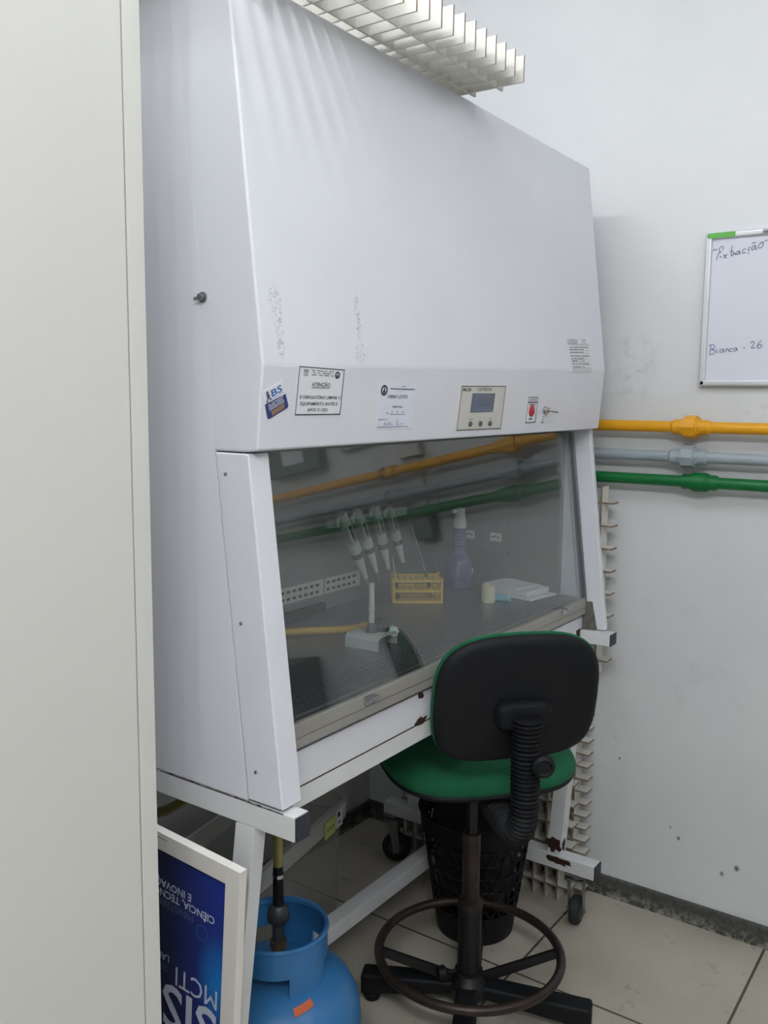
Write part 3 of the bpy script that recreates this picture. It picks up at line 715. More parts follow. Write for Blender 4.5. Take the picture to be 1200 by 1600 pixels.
# casters: built once, then copied with their parts
def make_caster(x, y, ang, rr=.042):
    M = Matrix.Translation((x, y, 0)) @ Matrix.Rotation(ang, 4, 'Z')
    b = BM()
    box(b, -.026, .026, -.027, .027, zr0-.006, zr0, .001, M=M)
    lathe(b, [(0, zr0-.006), (.021, zr0-.006), (.021, zr0-.014), (.017, zr0-.018), (0, zr0-.018)], seg=20, M=M)
    for s in (-1, 1):
        prism(b, [M @ V((px, s*.020, pz)) for px, pz in ((-.018, zr0-.018), (.018, zr0-.018), (.026, rr+.006), (.024, rr-.012), (.006, rr-.012), (.004, rr+.01))], [M @ V((px, s*.0228, pz)) for px, pz in ((-.018, zr0-.018), (.018, zr0-.018), (.026, rr+.006), (.024, rr-.012), (.006, rr-.012), (.004, rr+.01))])
    box(b, -.019, .019, -.0228, .0228, zr0-.022, zr0-.017, M=M)
    rod(b, M @ V((.014, -.028, rr)), M @ V((.014, .028, rr)), .005, seg=10)
    fk = obj('caster', b, ZINC, stand)
    b = BM(); Mw = M @ Matrix.Translation((.014, 0, rr)) @ Matrix.Rotation(R(90), 4, 'X')
    lathe(b, [(.012, -.015), (.034, -.015), (rr-.002, -.011), (rr, 0), (rr-.002, .011), (.034, .015), (.012, .015)], seg=32, M=Mw); obj('wheel', b, RUBBER, fk)
    b = BM(); lathe(b, [(0, -.0152), (.025, -.0152), (.012, -.018), (0, -.018)], seg=20, M=Mw); lathe(b, [(0, .0152), (.025, .0152), (.012, .018), (0, .018)], seg=20, M=Mw); obj('hub', b, simple('wheel_hub_grey', rgb(70, 72, 74), .5), fk)
xr = H((1.3615, 0, 0)).x; xl = H((.0225, 0, 0)).x
make_caster(xr, -.215, R(10)); make_caster(xr, .425, R(-62), .047); make_caster(xl, -.215, R(40)); make_caster(xl, .40, R(20))
lr = legs[1]
blotch('rust_patch', (1.3443, -.112, .190), (0, -1, 0), (0, 0, 1), (.028, .026), lr, 11)
blotch('rust_patch', (1.3365, -.135, .148), (0, -1, 0), (0, 0, 1), (.045, .014), rail_r, 12)
blotch('rust_patch', (1.36, -.1395, .19), (1, 0, 0), (0, 0, 1), (.014, .022), lr, 13)
b = BM(); rr_ = random.Random(3); U_ = []; D_ = []
for q_ in range(40):
    y = -.24+q_*.0075; U_.append(V((-.0012, y, .8365+rr_.uniform(0, .0012)*(1 if q_ % 7 else 2)))); D_.append(V((-.0012, y, .8352)))
ru = [b.verts.new(p) for p in U_]; rd = [b.verts.new(p) for p in D_]
for q_ in range(39): b.faces.new((ru[q_], ru[q_+1], rd[q_+1], rd[q_]))
o = obj('rust_edge', b, RUST, stand, h=True)

# ------------------------------------------------------------------ things inside the cabinet
# gas burner
root = thing('gas_burner', 'small gas burner with bent grey base plate and white knob in the cabinet', 'burner', (.572, .003, ZW), h=True)
Mb = Matrix.Translation((.572, .003, ZW)) @ Matrix.Rotation(R(4), 4, 'Z')
b = BM(); out = [(-.042, 0), (-.042, .022), (-.034, .030), (.034, .030), (.042, .022), (.042, 0), (.0395, 0), (.0395, .021), (.033, .0275), (-.033, .0275), (-.0395, .021), (-.0395, 0)]
prism(b, [Mb @ V((x, -.043, z)) for x, z in out], [Mb @ V((x, .043, z)) for x, z in out]); obj('base_plate', b, simple('burner_grey', rgb(188, 194, 192), .45), root, h=True)
b = BM(); lathe(b, [(.0135, .030), (.012, .036), (.009, .048), (.0075, .052)], seg=20, M=Mb); obj('gas_inlet', b, simple('burner_dark', rgb(98, 98, 100), .45, .5), root, h=True)
b = BM(); lathe(b, [(0, .05), (.0062, .05), (.0062, .078), (.0072, .079), (.0072, .086), (.0062, .087), (.0060, .142), (.0048, .142), (.0048, .12), (0, .12)], seg=20, M=Mb); obj('burner_tube', b, simple('burner_pale', rgb(214, 220, 216), .35, .3), root, h=True)
b = BM(); Mv = Mb @ Matrix.Translation((.030, -.006, .037)) @ Matrix.Rotation(R(68), 4, 'Y') @ Matrix.Rotation(R(-38), 4, 'X')
lathe(b, [(0, -.026), (.010, -.025), (.016, -.020), (.0185, -.010), (.0185, .008), (.015, .016), (.007, .020), (0, .021)], seg=24, M=Mv); vb = obj('valve_body', b, simple('valve_dark_green', rgb(26, 40, 36), .35), root, h=True)
b = BM(); P = []
Mk = Mb @ Matrix.Translation((.038, -.034, .028)) @ Matrix.Rotation(R(90), 4, 'X') @ Matrix.Rotation(R(-38), 4, 'Y')
for k in range(48): a = 2*math.pi*k/48; rr_k = .0125+.0014*math.cos(8*a); P.append(V((rr_k*math.cos(a), rr_k*math.sin(a), 0)))
prism(b, [Mk @ (p+V((0, 0, -.004))) for p in P], [Mk @ (p*.92+V((0, 0, .006))) for p in P]); rod(b, Mk @ V((0, 0, -.012)), Mk @ V((0, 0, -.004)), .005); obj('knob', b, simple('knob_white', rgb(222, 232, 222), .4), root, h=True)
# hose to the burner
b = BM(); tube(b, spline([(.20, .285, ZW+.010), (.36, .275, ZW+.0095), (.455, .248, ZW+.0095), (.54, .178, ZW+.010), (.585, .12, ZW+.013), (.598, .075, ZW+.020), (.592, .036, ZW+.034), (.578, .010, ZW+.042)], 8), .0088, 14)
hs = obj('gas_hose', b, HOSE, None, h=True); setp(hs, 'yellow gas hose lying on the steel worktop, running to the burner', 'hose')
# test tube rack
ra, rb = V((.952, .204, 0)), V((1.032, .100, 0)); du = (rb-ra).normalized(); dv = V((-du.y, du.x, 0)); 
if dv.x < 0: dv = -dv
Lr = (rb-ra).length; Dr = .092
Mr_ = Matrix(((du.x, dv.x, 0, ra.x), (du.y, dv.y, 0, ra.y), (0, 0, 1, ZW), (0, 0, 0, 1)))
root = thing('tube_rack', 'yellow three-tier test tube rack on the steel worktop', 'rack', tuple((ra+rb)/2+dv*.04+V((0, 0, ZW))), h=True)
for u_ in (0, Lr):
    for v_ in (0, Dr): b = BM(); box(b, u_-.003, u_+.003, v_-.003, v_+.003, 0, .068, .0008, M=Mr_); obj('upright', b, RACKY, root, h=True)
for z in (.002, .032, .060):
    b = BM(); w = .0028
    for v_ in (0, Dr): box(b, 0, Lr, v_-w, v_+w, z-.003, z+.003, .0006, M=Mr_)
    for u_ in (0, Lr): box(b, u_-w, u_+w, 0, Dr, z-.003, z+.003, .0006, M=Mr_)
    if z > .01:
        nv_, nu_ = 4, 8
        for i in range(1, nv_): box(b, 0, Lr, Dr*i/nv_-.0014, Dr*i/nv_+.0014, z-.0015, z+.0015, M=Mr_)
        for i in range(1, nu_): box(b, Lr*i/nu_-.0012, Lr*i/nu_+.0012, 0, Dr, z-.0015, z+.0015, M=Mr_)
    else: box(b, 0, Lr, 0, Dr, z-.0015, z+.0005, M=Mr_)
    obj('tier', b, RACKY, root, h=True)
# loop tools standing in the rack
def tool(label, a, b_, steel):
    root = thing('inoculation_loop', label, 'lab tool', tuple(b_), h=True); a, b_ = V(a), V(b_); m = a.lerp(b_, .62)
    b = BM(); rod(b, a, m, .0015, .002, 8); obj('wire', b, CHROME if steel else PIPW, root, h=True)
    b = BM(); rod(b, m, b_, .0042, .0042, 10); obj('handle', b, simple('tool_handle', rgb(112, 100, 88), .5, .4), root, h=True)
tool('long thin metal rod leaning at the right end of the yellow rack', (1.030, .20, 1.153), (1.066, .150, ZW+.0035), True)
tool('short white stick standing at the left end of the yellow rack', (1.000, .242, 1.066), (.996, .218, ZW+.0035), False)
# spray bottle
bx_, by_ = 1.246, .172
root = thing('spray_bottle', 'violet translucent bottle with a white spray head behind the wipes', 'bottle', (bx_, by_, ZW), h=True)
b = BM(); prof = [(0, 0), (.036, 0), (.040, .004), (.0408, .012), (.0405, .06), (.040, .076), (.034, .088), (.024, .098), (.020, .106)]
for k in range(8): prof += [(.0195, .108+k*.0095), (.0182, .1115+k*.0095), (.0182, .1135+k*.0095)]
prof += [(.0165, .186), (.0165, .190), (0, .190)]
lathe(b, prof, (bx_, by_, ZW), 36); bt = obj('bottle_body', b, VIOLET, root, h=True)
b = BM(); lathe(b, [(.0195, .178), (.0200, .186), (.0185, .195), (.0150, .215), (.0145, .228), (.0135, .236), (0, .238)], (bx_, by_, ZW), 28)
Mn = Matrix.Translation((bx_, by_, ZW+.227)) @ Matrix.Rotation(R(145), 4, 'Z'); box(b, .006, .026, -.0065, .0065, -.006, .006, .003, M=Mn); obj('spray_head', b, PIPW, root, h=True)
Ml = Matrix.Translation((bx_, by_, ZW+.052)) @ Matrix.Rotation(R(-75), 4, 'Z'); b = BM(); box(b, .0402, .0416, -.006, .006, -.007, .007, M=Ml); obj('small_label', b, PAPER, bt, h=True)
# masking tape roll
tx, ty = 1.124, .006; b = BM(); lathe(b, [(.0150, 0), (.0185, 0), (.0192, .002), (.0192, .045), (.0185, .047), (.0150, .047), (.0150, 0)], (tx, ty, ZW), 32)
o = obj('masking_tape', b, CREAM, None, h=True, base=True); setp(o, 'cream roll of masking tape standing on end on the steel worktop', 'tape')
# blue cylinder
root = thing('plastic_spool', 'small light blue plastic spool lying beside the cream tape roll', 'spool', (1.155, -.035, ZW), h=True)
a0, a1 = V((1.146, -.004, ZW+.0105)), V((1.152, -.044, ZW+.0105)); ax = (a1-a0).normalized()
b = BM(); rod(b, a0, a1, .0100, seg=24); obj('spool_body', b, CYAN, root, h=True)
b = BM(); rod(b, a1, a1+ax*.003, .0102, .0102, 24); e_ = obj('end_disc', b, simple('spool_end', rgb(190, 224, 236), .4), root, h=True)
b = BM(); rod(b, a1+ax*.003, a1+ax*.0035, .0045, .0045, 16); obj('hole', b, DARK, e_, h=True)
# folded wipes
root = thing('wipes_stack', 'loose stack of folded white wipes at the right of the worktop', 'wipes', (1.262, -.01, ZW), h=True)
for k, (dx, dy, ang, z0, z1, sx, sy) in enumerate(((.0, -.018, -10, .0005, .006, .125, .165), (.004, .0, -6, .0065, .021, .118, .155), (.008, .012, -13, .0215, .026, .105, .125))):
    M = Matrix.Translation((1.268+dx, .0+dy, ZW)) @ Matrix.Rotation(R(ang), 4, 'Z'); b = BM(); box(b, -sx/2, sx/2, -sy/2, sy/2, z0, z1, .0022, 3, M=M)
    bmesh.ops.subdivide_edges(b, edges=[e for e in b.edges if e.calc_length() > .03], cuts=5, use_grid_fill=True)
    rr = random.Random(k)
    for v in b.verts:
        if v.co.z > ZW+z0+.003: v.co.z += rr.uniform(-.0008, .0012)
    obj('folded_wipe', b, TISSUE, root, h=True)
# pipettes on the wall rail
root = thing('pipette_rail', 'grey pipette holder rail fixed to the rear lining of the cabinet', 'holder', (.92, .26, 1.19), h=True)
b = BM(); box(b, .74, 1.10, .262, .272, 1.172, 1.196, .002); box(b, .78, .80, .272, .302, 1.178, 1.19); box(b, 1.04, 1.06, .272, .302, 1.178, 1.19); obj('rail', b, PIPG, root, h=True)
for x in (.785, .853, .935, 1.000):
    b = BM(); box(b, x-.014, x+.026, .2545, .262, 1.176, 1.190, .001); box(b, x-.014, x-.008, .226, .262, 1.178, 1.186, .001); obj('hook', b, PIPG, root, h=True)
def make_pipette():
    r0 = bpy.data.objects.new('pipette', None); C.objects.link(r0); WM[r0] = Matrix.Identity(4)
    # local frame: origin at the finger hook, hanging down -Z, hook towards -X
    b = BM()
    sec = [(.0125, .024), (.014, .012), (.0150, -.02), (.0145, -.05), (.0135, -.085)]
    prof = [(0, .030), (.008, .030)]+sec+[(.0, -.085)]
    lathe(b, [(0, .026), (.0105, .026), (.0125, .018), (.0135, 0), (.0135, -.012)]+[(0, -.012)], seg=20)
    box(b, -.0125, -.004, -.0115, .0115, -.070, -.010, .003); box(b, .0085, .0125, -.0095, .0095, -.066, -.010, .002)
    tube(b, spline([(-.008, 0, .022), (-.020, 0, .022), (-.028, 0, .014), (-.029, 0, .004)], 5), [.0065]*10+[.0062]*5+[.005], 10)
    obj('handle', b, PIPG, r0)
    b = BM(); rod(b, (.0045, 0, -.066), (.0045, 0, -.012), .0042, seg=12); obj('plunger_stem', b, DARK, r0)
    b = BM(); lathe(b, [(0, -.066), (.0135, -.066), (.0148, -.072), (.0148, -.10), (0, -.10)], seg=24)
    for k in range(5): lathe(b, [(.0149, -.074-k*.005), (.0156, -.0755-k*.005), (.0149, -.077-k*.005)], seg=24)
    obj('grip_collar', b, PIPW, r0)
    b = BM(); lathe(b, [(0, -.10), (.0142, -.10), (.0142, -.118), (0, -.118)], seg=24); obj('dark_band', b, PIPD, r0)
    b = BM(); lathe(b, [(0, -.118), (.0125, -.118), (.0118, -.128), (.0080, -.165), (.0052, -.192), (0, -.192)], seg=24); obj('tip_cone', b, PIPW, r0)
    b = BM(); lathe(b, [(0, -.192), (.0046, -.192), (.0022, -.218), (.0010, -.232), (0, -.232)], seg=16); obj('tip', b, TIPP, r0)
    return r0
pip0 = make_pipette()
pls = ['first pipette from the left on the rail in the cabinet', 'second pipette from the left on the rail in the cabinet', 'third pipette from the left on the rail in the cabinet', 'rightmost pipette on the rail above the yellow rack']
for k, (xt, xb, zt, zb) in enumerate(((.778, .884, 1.190, 1.007), (.840, .930, 1.192, 1.018), (.918, .983, 1.196, 1.018), (.983, 1.056, 1.190, 1.028))):
    p = pip0 if k == 0 else copy_tree(pip0)
    d = V((xb-xt, 0, zb-zt)); a = math.atan2(d.x, -d.z)
    p.location = H((xt-.002, .238, zt)); p.rotation_euler = (0, -a, 0); s_ = U*d.length/.225; p.scale = (s_*1.12, s_*1.12, s_*1.05)
    setp(p, pls[k], 'pipette', 'pipettes hanging in the cabinet')

# ------------------------------------------------------------------ slatted grid panels
def grid_panel(name, label, M, n_slat, pitch, n_rail, rpitch, depth, slat_len, s_off, rail_len, r_off, h, th=.0046, raw_edge=True):
    """slats run along local y, rails along local x, depth along local z"""
    root = thing(name, label, 'grid panel', tuple(M.to_translation()), group='white slatted grid panels', h=h)
    def plank(b, x0, x1, y0, y1, z0, z1, thin):
        i0 = len(b.faces); box(b, x0, x1, y0, y1, z0, z1, M=M); b.faces.ensure_lookup_table()
        ax = M.to_3x3() @ V((1, 0, 0) if thin == 'x' else (0, 1, 0))
        az = M.to_3x3() @ V((0, 0, 1))
        for f in b.faces[i0:]:
            f.normal_update(); f.material_index = 0 if abs(f.normal.dot(ax)) > .7 or (not raw_edge and abs(f.normal.dot(az)) > .7) else 1
    b = BM()
    for k in range(n_slat): x = k*pitch; plank(b, x-th/2, x+th/2, s_off, s_off+slat_len, 0, depth, 'x')
    obj('slats', b, (MDF, MDFE), root, h=h)
    b = BM()
    for k in range(n_rail): y = k*rpitch; plank(b, r_off, r_off+rail_len, y-th/2, y+th/2, .0006, depth*.92, 'y')
    obj('rails', b, (MDF, MDFE), root, h=h)
    return root
# flat on top of the cabinet; local x -> world x (towards the wall), y -> world y
M = Matrix.Translation((.702, -.2105, 2.1435)) @ Matrix.Rotation(.0092, 4, 'Y') @ Matrix(((-1, 0, 0, 0), (0, 1, 0, 0), (0, 0, 1, 0), (0, 0, 0, 1)))
grid_panel('grid_panel', 'white slatted grid panel lying on top of the safety cabinet', M, 20, .0398, 10, .0655, .052, .68, -.0635, .80, -.028, True, .0042, False)
# mirrored matrix keeps face winding sane for a box because normals are recalculated per box
# upright: slats vertical (world z), rails along world y, depth along world x
Rm = Matrix(((0, 0, 1, 0), (1, 0, 0, 0), (0, 1, 0, 0), (0, 0, 0, 1)))      # local x->y, y->z, z->x
def upright(label, x, y, z0, hgt, nslat, nr, phase, d=.048, rp=.065, pr=.046):
    grid_panel('grid_panel', label, Matrix.Translation((x, y, z0)) @ Rm @ Matrix.Translation((0, phase, 0)), nslat, .0398, nr, rp, d, hgt, -phase, .0398*(nslat-1)+pr+.01, -pr, False, .0056)
upright('upright white slatted grid panel behind the right end of the cabinet, above the others', 1.383, -.205, .716, .546, 16, 8, .045, .048, .065, .034)
upright('white slatted grid panel standing on the floor nearest the right wall', 1.430, -.137, 0, .715, 15, 18, .022, .045, .039, .040)
upright('white slatted grid panel standing on the floor nearest the stand leg', 1.372, -.117, 0, .560, 15, 8, .045, .05, .065, .042)

# ------------------------------------------------------------------ poster leaning beside the stand
xp = H((-.05, 0, 0)).x
py0 = -.175; pz0 = .012
Mp = Matrix.Translation((xp, py0, 0)) @ Matrix.Rotation(R(3.8), 4, 'X')   # local y runs back, z up along the edge
pst = thing('framed_poster', 'blue framed poster standing upside down beside the stand leg', 'poster', (xp, py0+.25, 0))
PH, PW, FWD = .772, .52, .031
b = BM(); box(b, .004, .010, .012, PW-.012, .014, PH-.012, M=Mp)
pr_ = None
b2 = BM()
for y0, y1, z0, z1 in ((0, FWD, 0.0, PH), (PW-FWD, PW, 0, PH), (FWD, PW-FWD, PH-FWD, PH), (FWD, PW-FWD, 0, FWD)):
    box(b2, -.004, .012, y0, y1, z0, z1, .0012, M=Mp)
obj('frame', b2, FRAMEW, pst)
pr_ = obj('print', b, POSTER, pst)
bpy.context.view_layer.update()
def pp(y, z): return Mp @ V((.0034, y, z))
def inv(s, t): return pp(s, t)
b = BM(); b3 = BM()
# upside-down lettering: text right = +y, text up = -z
def pt(s_, y, z, w=None, h=None, bb=None, bold=0.): text(bb, s_, lambda a, c: pp(y+a, z-c), 0, 0, w=w, h=h, bold=bold)
for a_ in (('CIÊNCIA, TECNOLOGIA', .058, .667, None, .0132, 1), ('E INOVAÇÃO', .113, .6845, None, .0132, 1), ('MCTI', .046, .540, .098, .035, 0), ('SISTEMA', .046, .499, None, .080, 1), ('LAB', .161, .551, None, .0125, 0)):
    b = BM(); pt(a_[0], a_[1], a_[2], w=a_[3], h=a_[4], bb=b, bold=a_[5]); obj('lettering', b, PTXT, pr_)
b = None
for a_ in (('MINISTÉRIO DA', .107, .6495, .0128), ('SISTEMA', .165, .531, .0115)):
    b4 = BM(); pt(a_[0], a_[1], a_[2], h=a_[3], bb=b4); obj('faint_lettering', b4, PTXTD, pr_)
# light constellation strokes of the print
ribbon(b3, [(0, 0), (.055, .11)], lambda a, c: pp(.080-a*.9, .625-c), .0012)
ring(b3, lambda a, c: pp(a, c), .086, .628, .014, .014, .82)
obj('network_pattern', b3, simple('poster_pattern', rgb(56, 84, 150), .6), pr_)
b = BM()
for y0 in (.165, .325):
    box(b, -.0044, -.0038, y0, y0+.05, PH-.010, PH-.0075, M=Mp)
obj('scuff_mark', b, simple('scuff', rgb(180, 165, 150), .7), [c for c in pst.children if c.name.startswith('frame')][0])

# ------------------------------------------------------------------ gas cylinder
gx, gy_ = .250, -.002
k = .94
cyl = thing('gas_cylinder', 'blue gas cylinder with open round collar standing under the cabinet', 'gas cylinder', (gx, gy_, 0))
b = BM(); lathe(b, [(0, .02*k), (.10*k, .02*k), (.15*k, .035*k), (.178*k, .075*k), (.181*k, .10*k), (.181*k, .255*k), (.176*k, .295*k), (.155*k, .335*k), (.11*k, .362*k), (.05*k, .372*k), (0, .373*k)], (gx, gy_, 0), 48)
for z in (.165,): lathe(b, [(.181*k, (z-.006)*k), (.1835*k, z*k), (.181*k, (z+.006)*k)], (gx, gy_, 0), 48)
body = obj('tank', b, BLUE, cyl)
b = BM(); lathe(b, [(.12*k, 0), (.125*k, 0), (.125*k, .03*k), (.135*k, .033*k), (.13*k, .036*k), (.12*k, .03*k), (.12*k, 0)], (gx, gy_, 0), 40); obj('foot_ring', b, BLUE, cyl)
b = BM(); lathe(b, [(.102*k, .405*k), (.107*k, .405*k), (.107*k, .458*k), (.110*k, .464*k), (.107*k, .470*k), (.101*k, .468*k), (.0985*k, .460*k), (.102*k, .452*k), (.102*k, .405*k)], (gx, gy_, 0), 48)
for a in (20, 140, 260):
    A = []; Bq = []
    for t in range(7):
        th_ = R(a-26+t*52/6); A.append((math.cos(th_), math.sin(th_)))
    for (c0, s0), (c1, s1) in zip(A, A[1:]):
        prism(b, [V((gx+c0*.102*k, gy_+s0*.102*k, .345*k)), V((gx+c1*.102*k, gy_+s1*.102*k, .345*k)), V((gx+c1*.102*k, gy_+s1*.102*k, .41*k)), V((gx+c0*.102*k, gy_+s0*.102*k, .41*k))],
              [V((gx+c0*.107*k, gy_+s0*.107*k, .345*k)), V((gx+c1*.107*k, gy_+s1*.107*k, .345*k)), V((gx+c1*.107*k, gy_+s1*.107*k, .41*k)), V((gx+c0*.107*k, gy_+s0*.107*k, .41*k))])
obj('collar', b, BLUE, cyl)
b = BM(); lathe(b, [(0, .370*k), (.026, .370*k), (.026, .378*k), (.015, .382*k), (.013, .41*k), (.017, .412*k), (.017, .43*k), (0, .43*k)], (gx, gy_, 0), 20); obj('valve', b, simple('brass_dull', rgb(120, 104, 78), .4, .7, var=.4), cyl)
b = BM(); vs = []
for i in range(7):
    a = R(-125+i*20/6)
    for q_, (rad, z) in enumerate(((.1425-.0016*i, .3435+.0008*i), (.1275-.0016*i, .3530+.0006*i))):
        z2 = z; vs.append(V((gx+(rad+.001)*k*math.cos(a), gy_+(rad+.001)*k*math.sin(a), (z2+.0022)*k)))
solid(b, vs, [(2*i, 2*i+2, 2*i+3, 2*i+1) for i in range(6)], smooth=True)
ol = obj('orange_label', b, ORANGE, body, label='small orange label on the shoulder')
# regulator + hose
rg = thing('gas_regulator', 'dark gas regulator with clear cover on the blue cylinder valve', 'regulator', (gx, gy_, .43*k))
b = BM(); rod(b, (gx, gy_, .430*k), (gx, gy_, .475*k), .012); lathe(b, [(0, .470*k), (.016, .470*k), (.022, .478*k), (.023, .492*k), (.020, .505*k), (.014, .512*k), (0, .513*k)], (gx, gy_, 0), 24); obj('body', b, simple('regulator_grey', rgb(72, 78, 80), .45, .5), rg)
b = BM(); rod(b, (gx, gy_, .513*k), (gx, gy_, .60*k), .0115, .010); o = obj('hose_tail', b, BLACKP, rg)
b = BM(); rod(b, (gx, gy_, .575*k), (gx, gy_, .583*k), .0125); obj('clamp', b, CHROME, o)
b = BM(); tube(b, spline([(gx, gy_, .598*k), (gx, gy_+.002, .66), (gx-.004, gy_+.02, .73), (gx-.05, gy_+.06, .765), (.115, .095, .735), (.10, .165, .690), (.09, .24, .668), (.06, .33, .675), (.04, .42, .72), (.10, .45, .80)], 8), .0098, 14)
o = obj('gas_hose', b, OLIVE); setp(o, 'olive yellow gas hose looping from the regulator under the cabinet', 'hose')

# ------------------------------------------------------------------ translucent box under the cabinet
M = Matrix.Translation((.925, .333, 0)) @ Matrix.Rotation(R(10.5), 4, 'Z')
pb = thing('storage_box', 'cloudy translucent plastic box with labels under the cabinet', 'storage box', tuple(M @ V((-.31, .13, 0))))
def rrect(x0, x1, y0, y1, r, z, n=5):
    out = []
    for cx, cy, a0 in ((x1-r, y1-r, 0), (x0+r, y1-r, 90), (x0+r, y0+r, 180), (x1-r, y0+r, 270)):
        for i in range(n+1): a = R(a0+90*i/n); out.append(V((cx+r*math.cos(a), cy+r*math.sin(a), z)))
    return out
def shell(b, levels, M, floor=True):
    rings = [[b.verts.new(M @ p) for p in L] for L in levels]
    for A, B in zip(rings, rings[1:]):
        for i in range(len(A)): b.faces.new((A[i], A[(i+1) % len(A)], B[(i+1) % len(A)], B[i])).smooth = True
    if floor: b.faces.new(rings[0][::-1])
BL, BD = .62, .25
b = BM(); shell(b, [rrect(-BL+.03, -.03, .02, BD-.02, .04, .001), rrect(-BL+.02, -.02, .014, BD-.014, .045, .02), rrect(-BL+.006, -.006, .004, BD-.004, .05, .33)], M); bx = obj('tub', b, BOXP, pb)
b = BM(); shell(b, [rrect(-BL+.004, -.004, .003, BD-.003, .05, .325), rrect(-BL-.008, .008, -.008, BD+.008, .055, .327), rrect(-BL-.010, .010, -.010, BD+.010, .055, .378), rrect(-BL+.002, -.002, .002, BD-.002, .05, .381), rrect(-BL+.004, -.004, .004, BD-.004, .05, .33)], M, False); rim = obj('rim', b, BOXR, pb)
b = BM(); box(b, -.165, -.108, -.0135, -.0105, .318, .366, M=M); nt = obj('yellow_note', b, NOTE, rim)
b = BM(); ribbon(b, [(p.x, p.y) for p in spline([(0, .3, 0), (.1, .6, 0), (.2, .35, 0), (.35, .6, 0), (.5, .35, 0), (.62, .55, 0), (.75, .3, 0), (.85, .7, 0), (.95, .4, 0)], 4)], lambda s, t: M @ V((-.158+s*.043, -.0139, .328+t*.026)), .05); obj('handwriting', b, INK, nt)
b = BM(); box(b, -.102, -.066, -.0135, -.0105, .322, .372, M=M); wl = obj('white_label', b, PAPER, rim)
b = BM(); box(b, -.094, -.080, -.0142, -.0134, .352, .366, M=M); box(b, -.092, -.076, -.0142, -.0134, .334, .338, M=M); obj('print', b, INK, wl)

# ------------------------------------------------------------------ waste basket
wx, wy = 1.115, .020
wb = thing('waste_basket', 'black plastic lattice waste basket under the cabinet behind the stool', 'waste basket', (wx, wy, 0))
Hh = .36; r0_, r1_ = .108, .158
wr = lambda z: r0_+(r1_-r0_)*z/Hh
b = BM()
lathe(b, [(0, 0), (r0_-.004, 0), (r0_, .004), (wr(.085), .085), (wr(.085)-.003, .085), (r0_-.003, .006), (0, .005)], (wx, wy, 0), 40); obj('solid_base', b, BLACKP, wb)
b = BM(); lathe(b, [(r1_, Hh-.055), (r1_+.004, Hh-.012), (r1_+.010, Hh), (r1_+.004, Hh+.004), (r1_-.003, Hh), (r1_-.003, Hh-.055), (r1_, Hh-.055)], (wx, wy, 0), 40); obj('rim', b, BLACKP, wb)
b = BM()
nb = 22
for i in range(nb):
    for s in (-1, 1):
        pts = []
        for j in range(9):
            z = .082+(Hh-.13)*j/8+.0; a = 2*math.pi*i/nb+s*.16*math.sin(j/8*math.pi*2.2); pts.append((wx+(wr(z)-.0015)*math.cos(a), wy+(wr(z)-.0015)*math.sin(a), z))
        tube(b, pts, .0033, 6)
for z in (.125, .165, .205, .245, .285):
    tube(b, [(wx+(wr(z)-.0015)*math.cos(a), wy+(wr(z)-.0015)*math.sin(a), z+.004*math.sin(a*7)) for a in [2*math.pi*q/48 for q in range(48)]], .003, 6, True)
obj('lattice', b, BLACKP, wb)
b = BM(); lathe(b, [(0, .012), (r0_-.02, .012), (wr(.2)-.022, .2), (wr(.30)-.02, .30), (r1_-.03, Hh-.03), (.06, Hh-.05), (0, Hh-.06)], (wx, wy, 0), 32); o = obj('bin_liner', b, BAG, None, base=True); setp(o, 'black bin bag filling the lattice waste basket', 'bin bag')

# ------------------------------------------------------------------ laboratory stool
ch = bpy.data.objects.new('lab_stool', None); C.objects.link(ch); WM[ch] = Matrix.Identity(4)
setp(ch, 'tall swivel stool with green seat and black backrest in front of the cabinet', 'stool')
TH = R(49)
# column
b = BM(); rod(b, (0, 0, .055), (0, 0, .275), .029, seg=28); obj('outer_column', b, BLACKM, ch)
b = BM(); lathe(b, [(0, .27), (.031, .27), (.031, .288), (.0215, .292), (.0215, .46), (0, .46)], seg=28); obj('middle_column', b, BROWNM, ch)
b = BM(); box(b, -.012, .012, -.010, .010, .455, .60, .002); obj('inner_column', b, BLACKM, ch)
b = BM(); box(b, -.10, .085, -.075, .075, .592, .618, .008, 3); box(b, -.16, -.05, -.02, .02, .592, .606, .003); obj('seat_plate', b, BLACKM, ch)
# padded shapes from a superellipse outline
def outline(w, d, e, n=56, f=None):
    P = []
    for i in range(n):
        a = 2*math.pi*i/n; c_, s_ = math.cos(a), math.sin(a)
        x = abs(c_)**(2/e)*math.copysign(1, c_)*w/2; y = abs(s_)**(2/e)*math.copysign(1, s_)*d/2
        P.append(f(x, y) if f else (x, y))
    return P
def pad(b, P, prof, xf):
    """prof = [(inset, height)]; xf(x, y, h) -> point"""
    rings = []
    for ins, hgt in prof:
        L = []
        for x, y in P:
            r_ = math.hypot(x, y); q = max(0., 1-ins/r_); L.append(b.verts.new(xf(x*q, y*q, hgt)))
        rings.append(L)
    n = len(P)
    for A, B in zip(rings, rings[1:]):
        for i in range(n): b.faces.new((A[i], A[(i+1) % n], B[(i+1) % n], B[i])).smooth = True
    for L, c_ in ((rings[0], prof[0]), (rings[-1], prof[-1])):
        cv = b.verts.new(xf(0, 0, c_[1]))
        for i in range(n): b.faces.new((L[i], L[(i+1) % n], cv)).smooth = True
    bmesh.ops.recalc_face_normals(b, faces=b.faces)
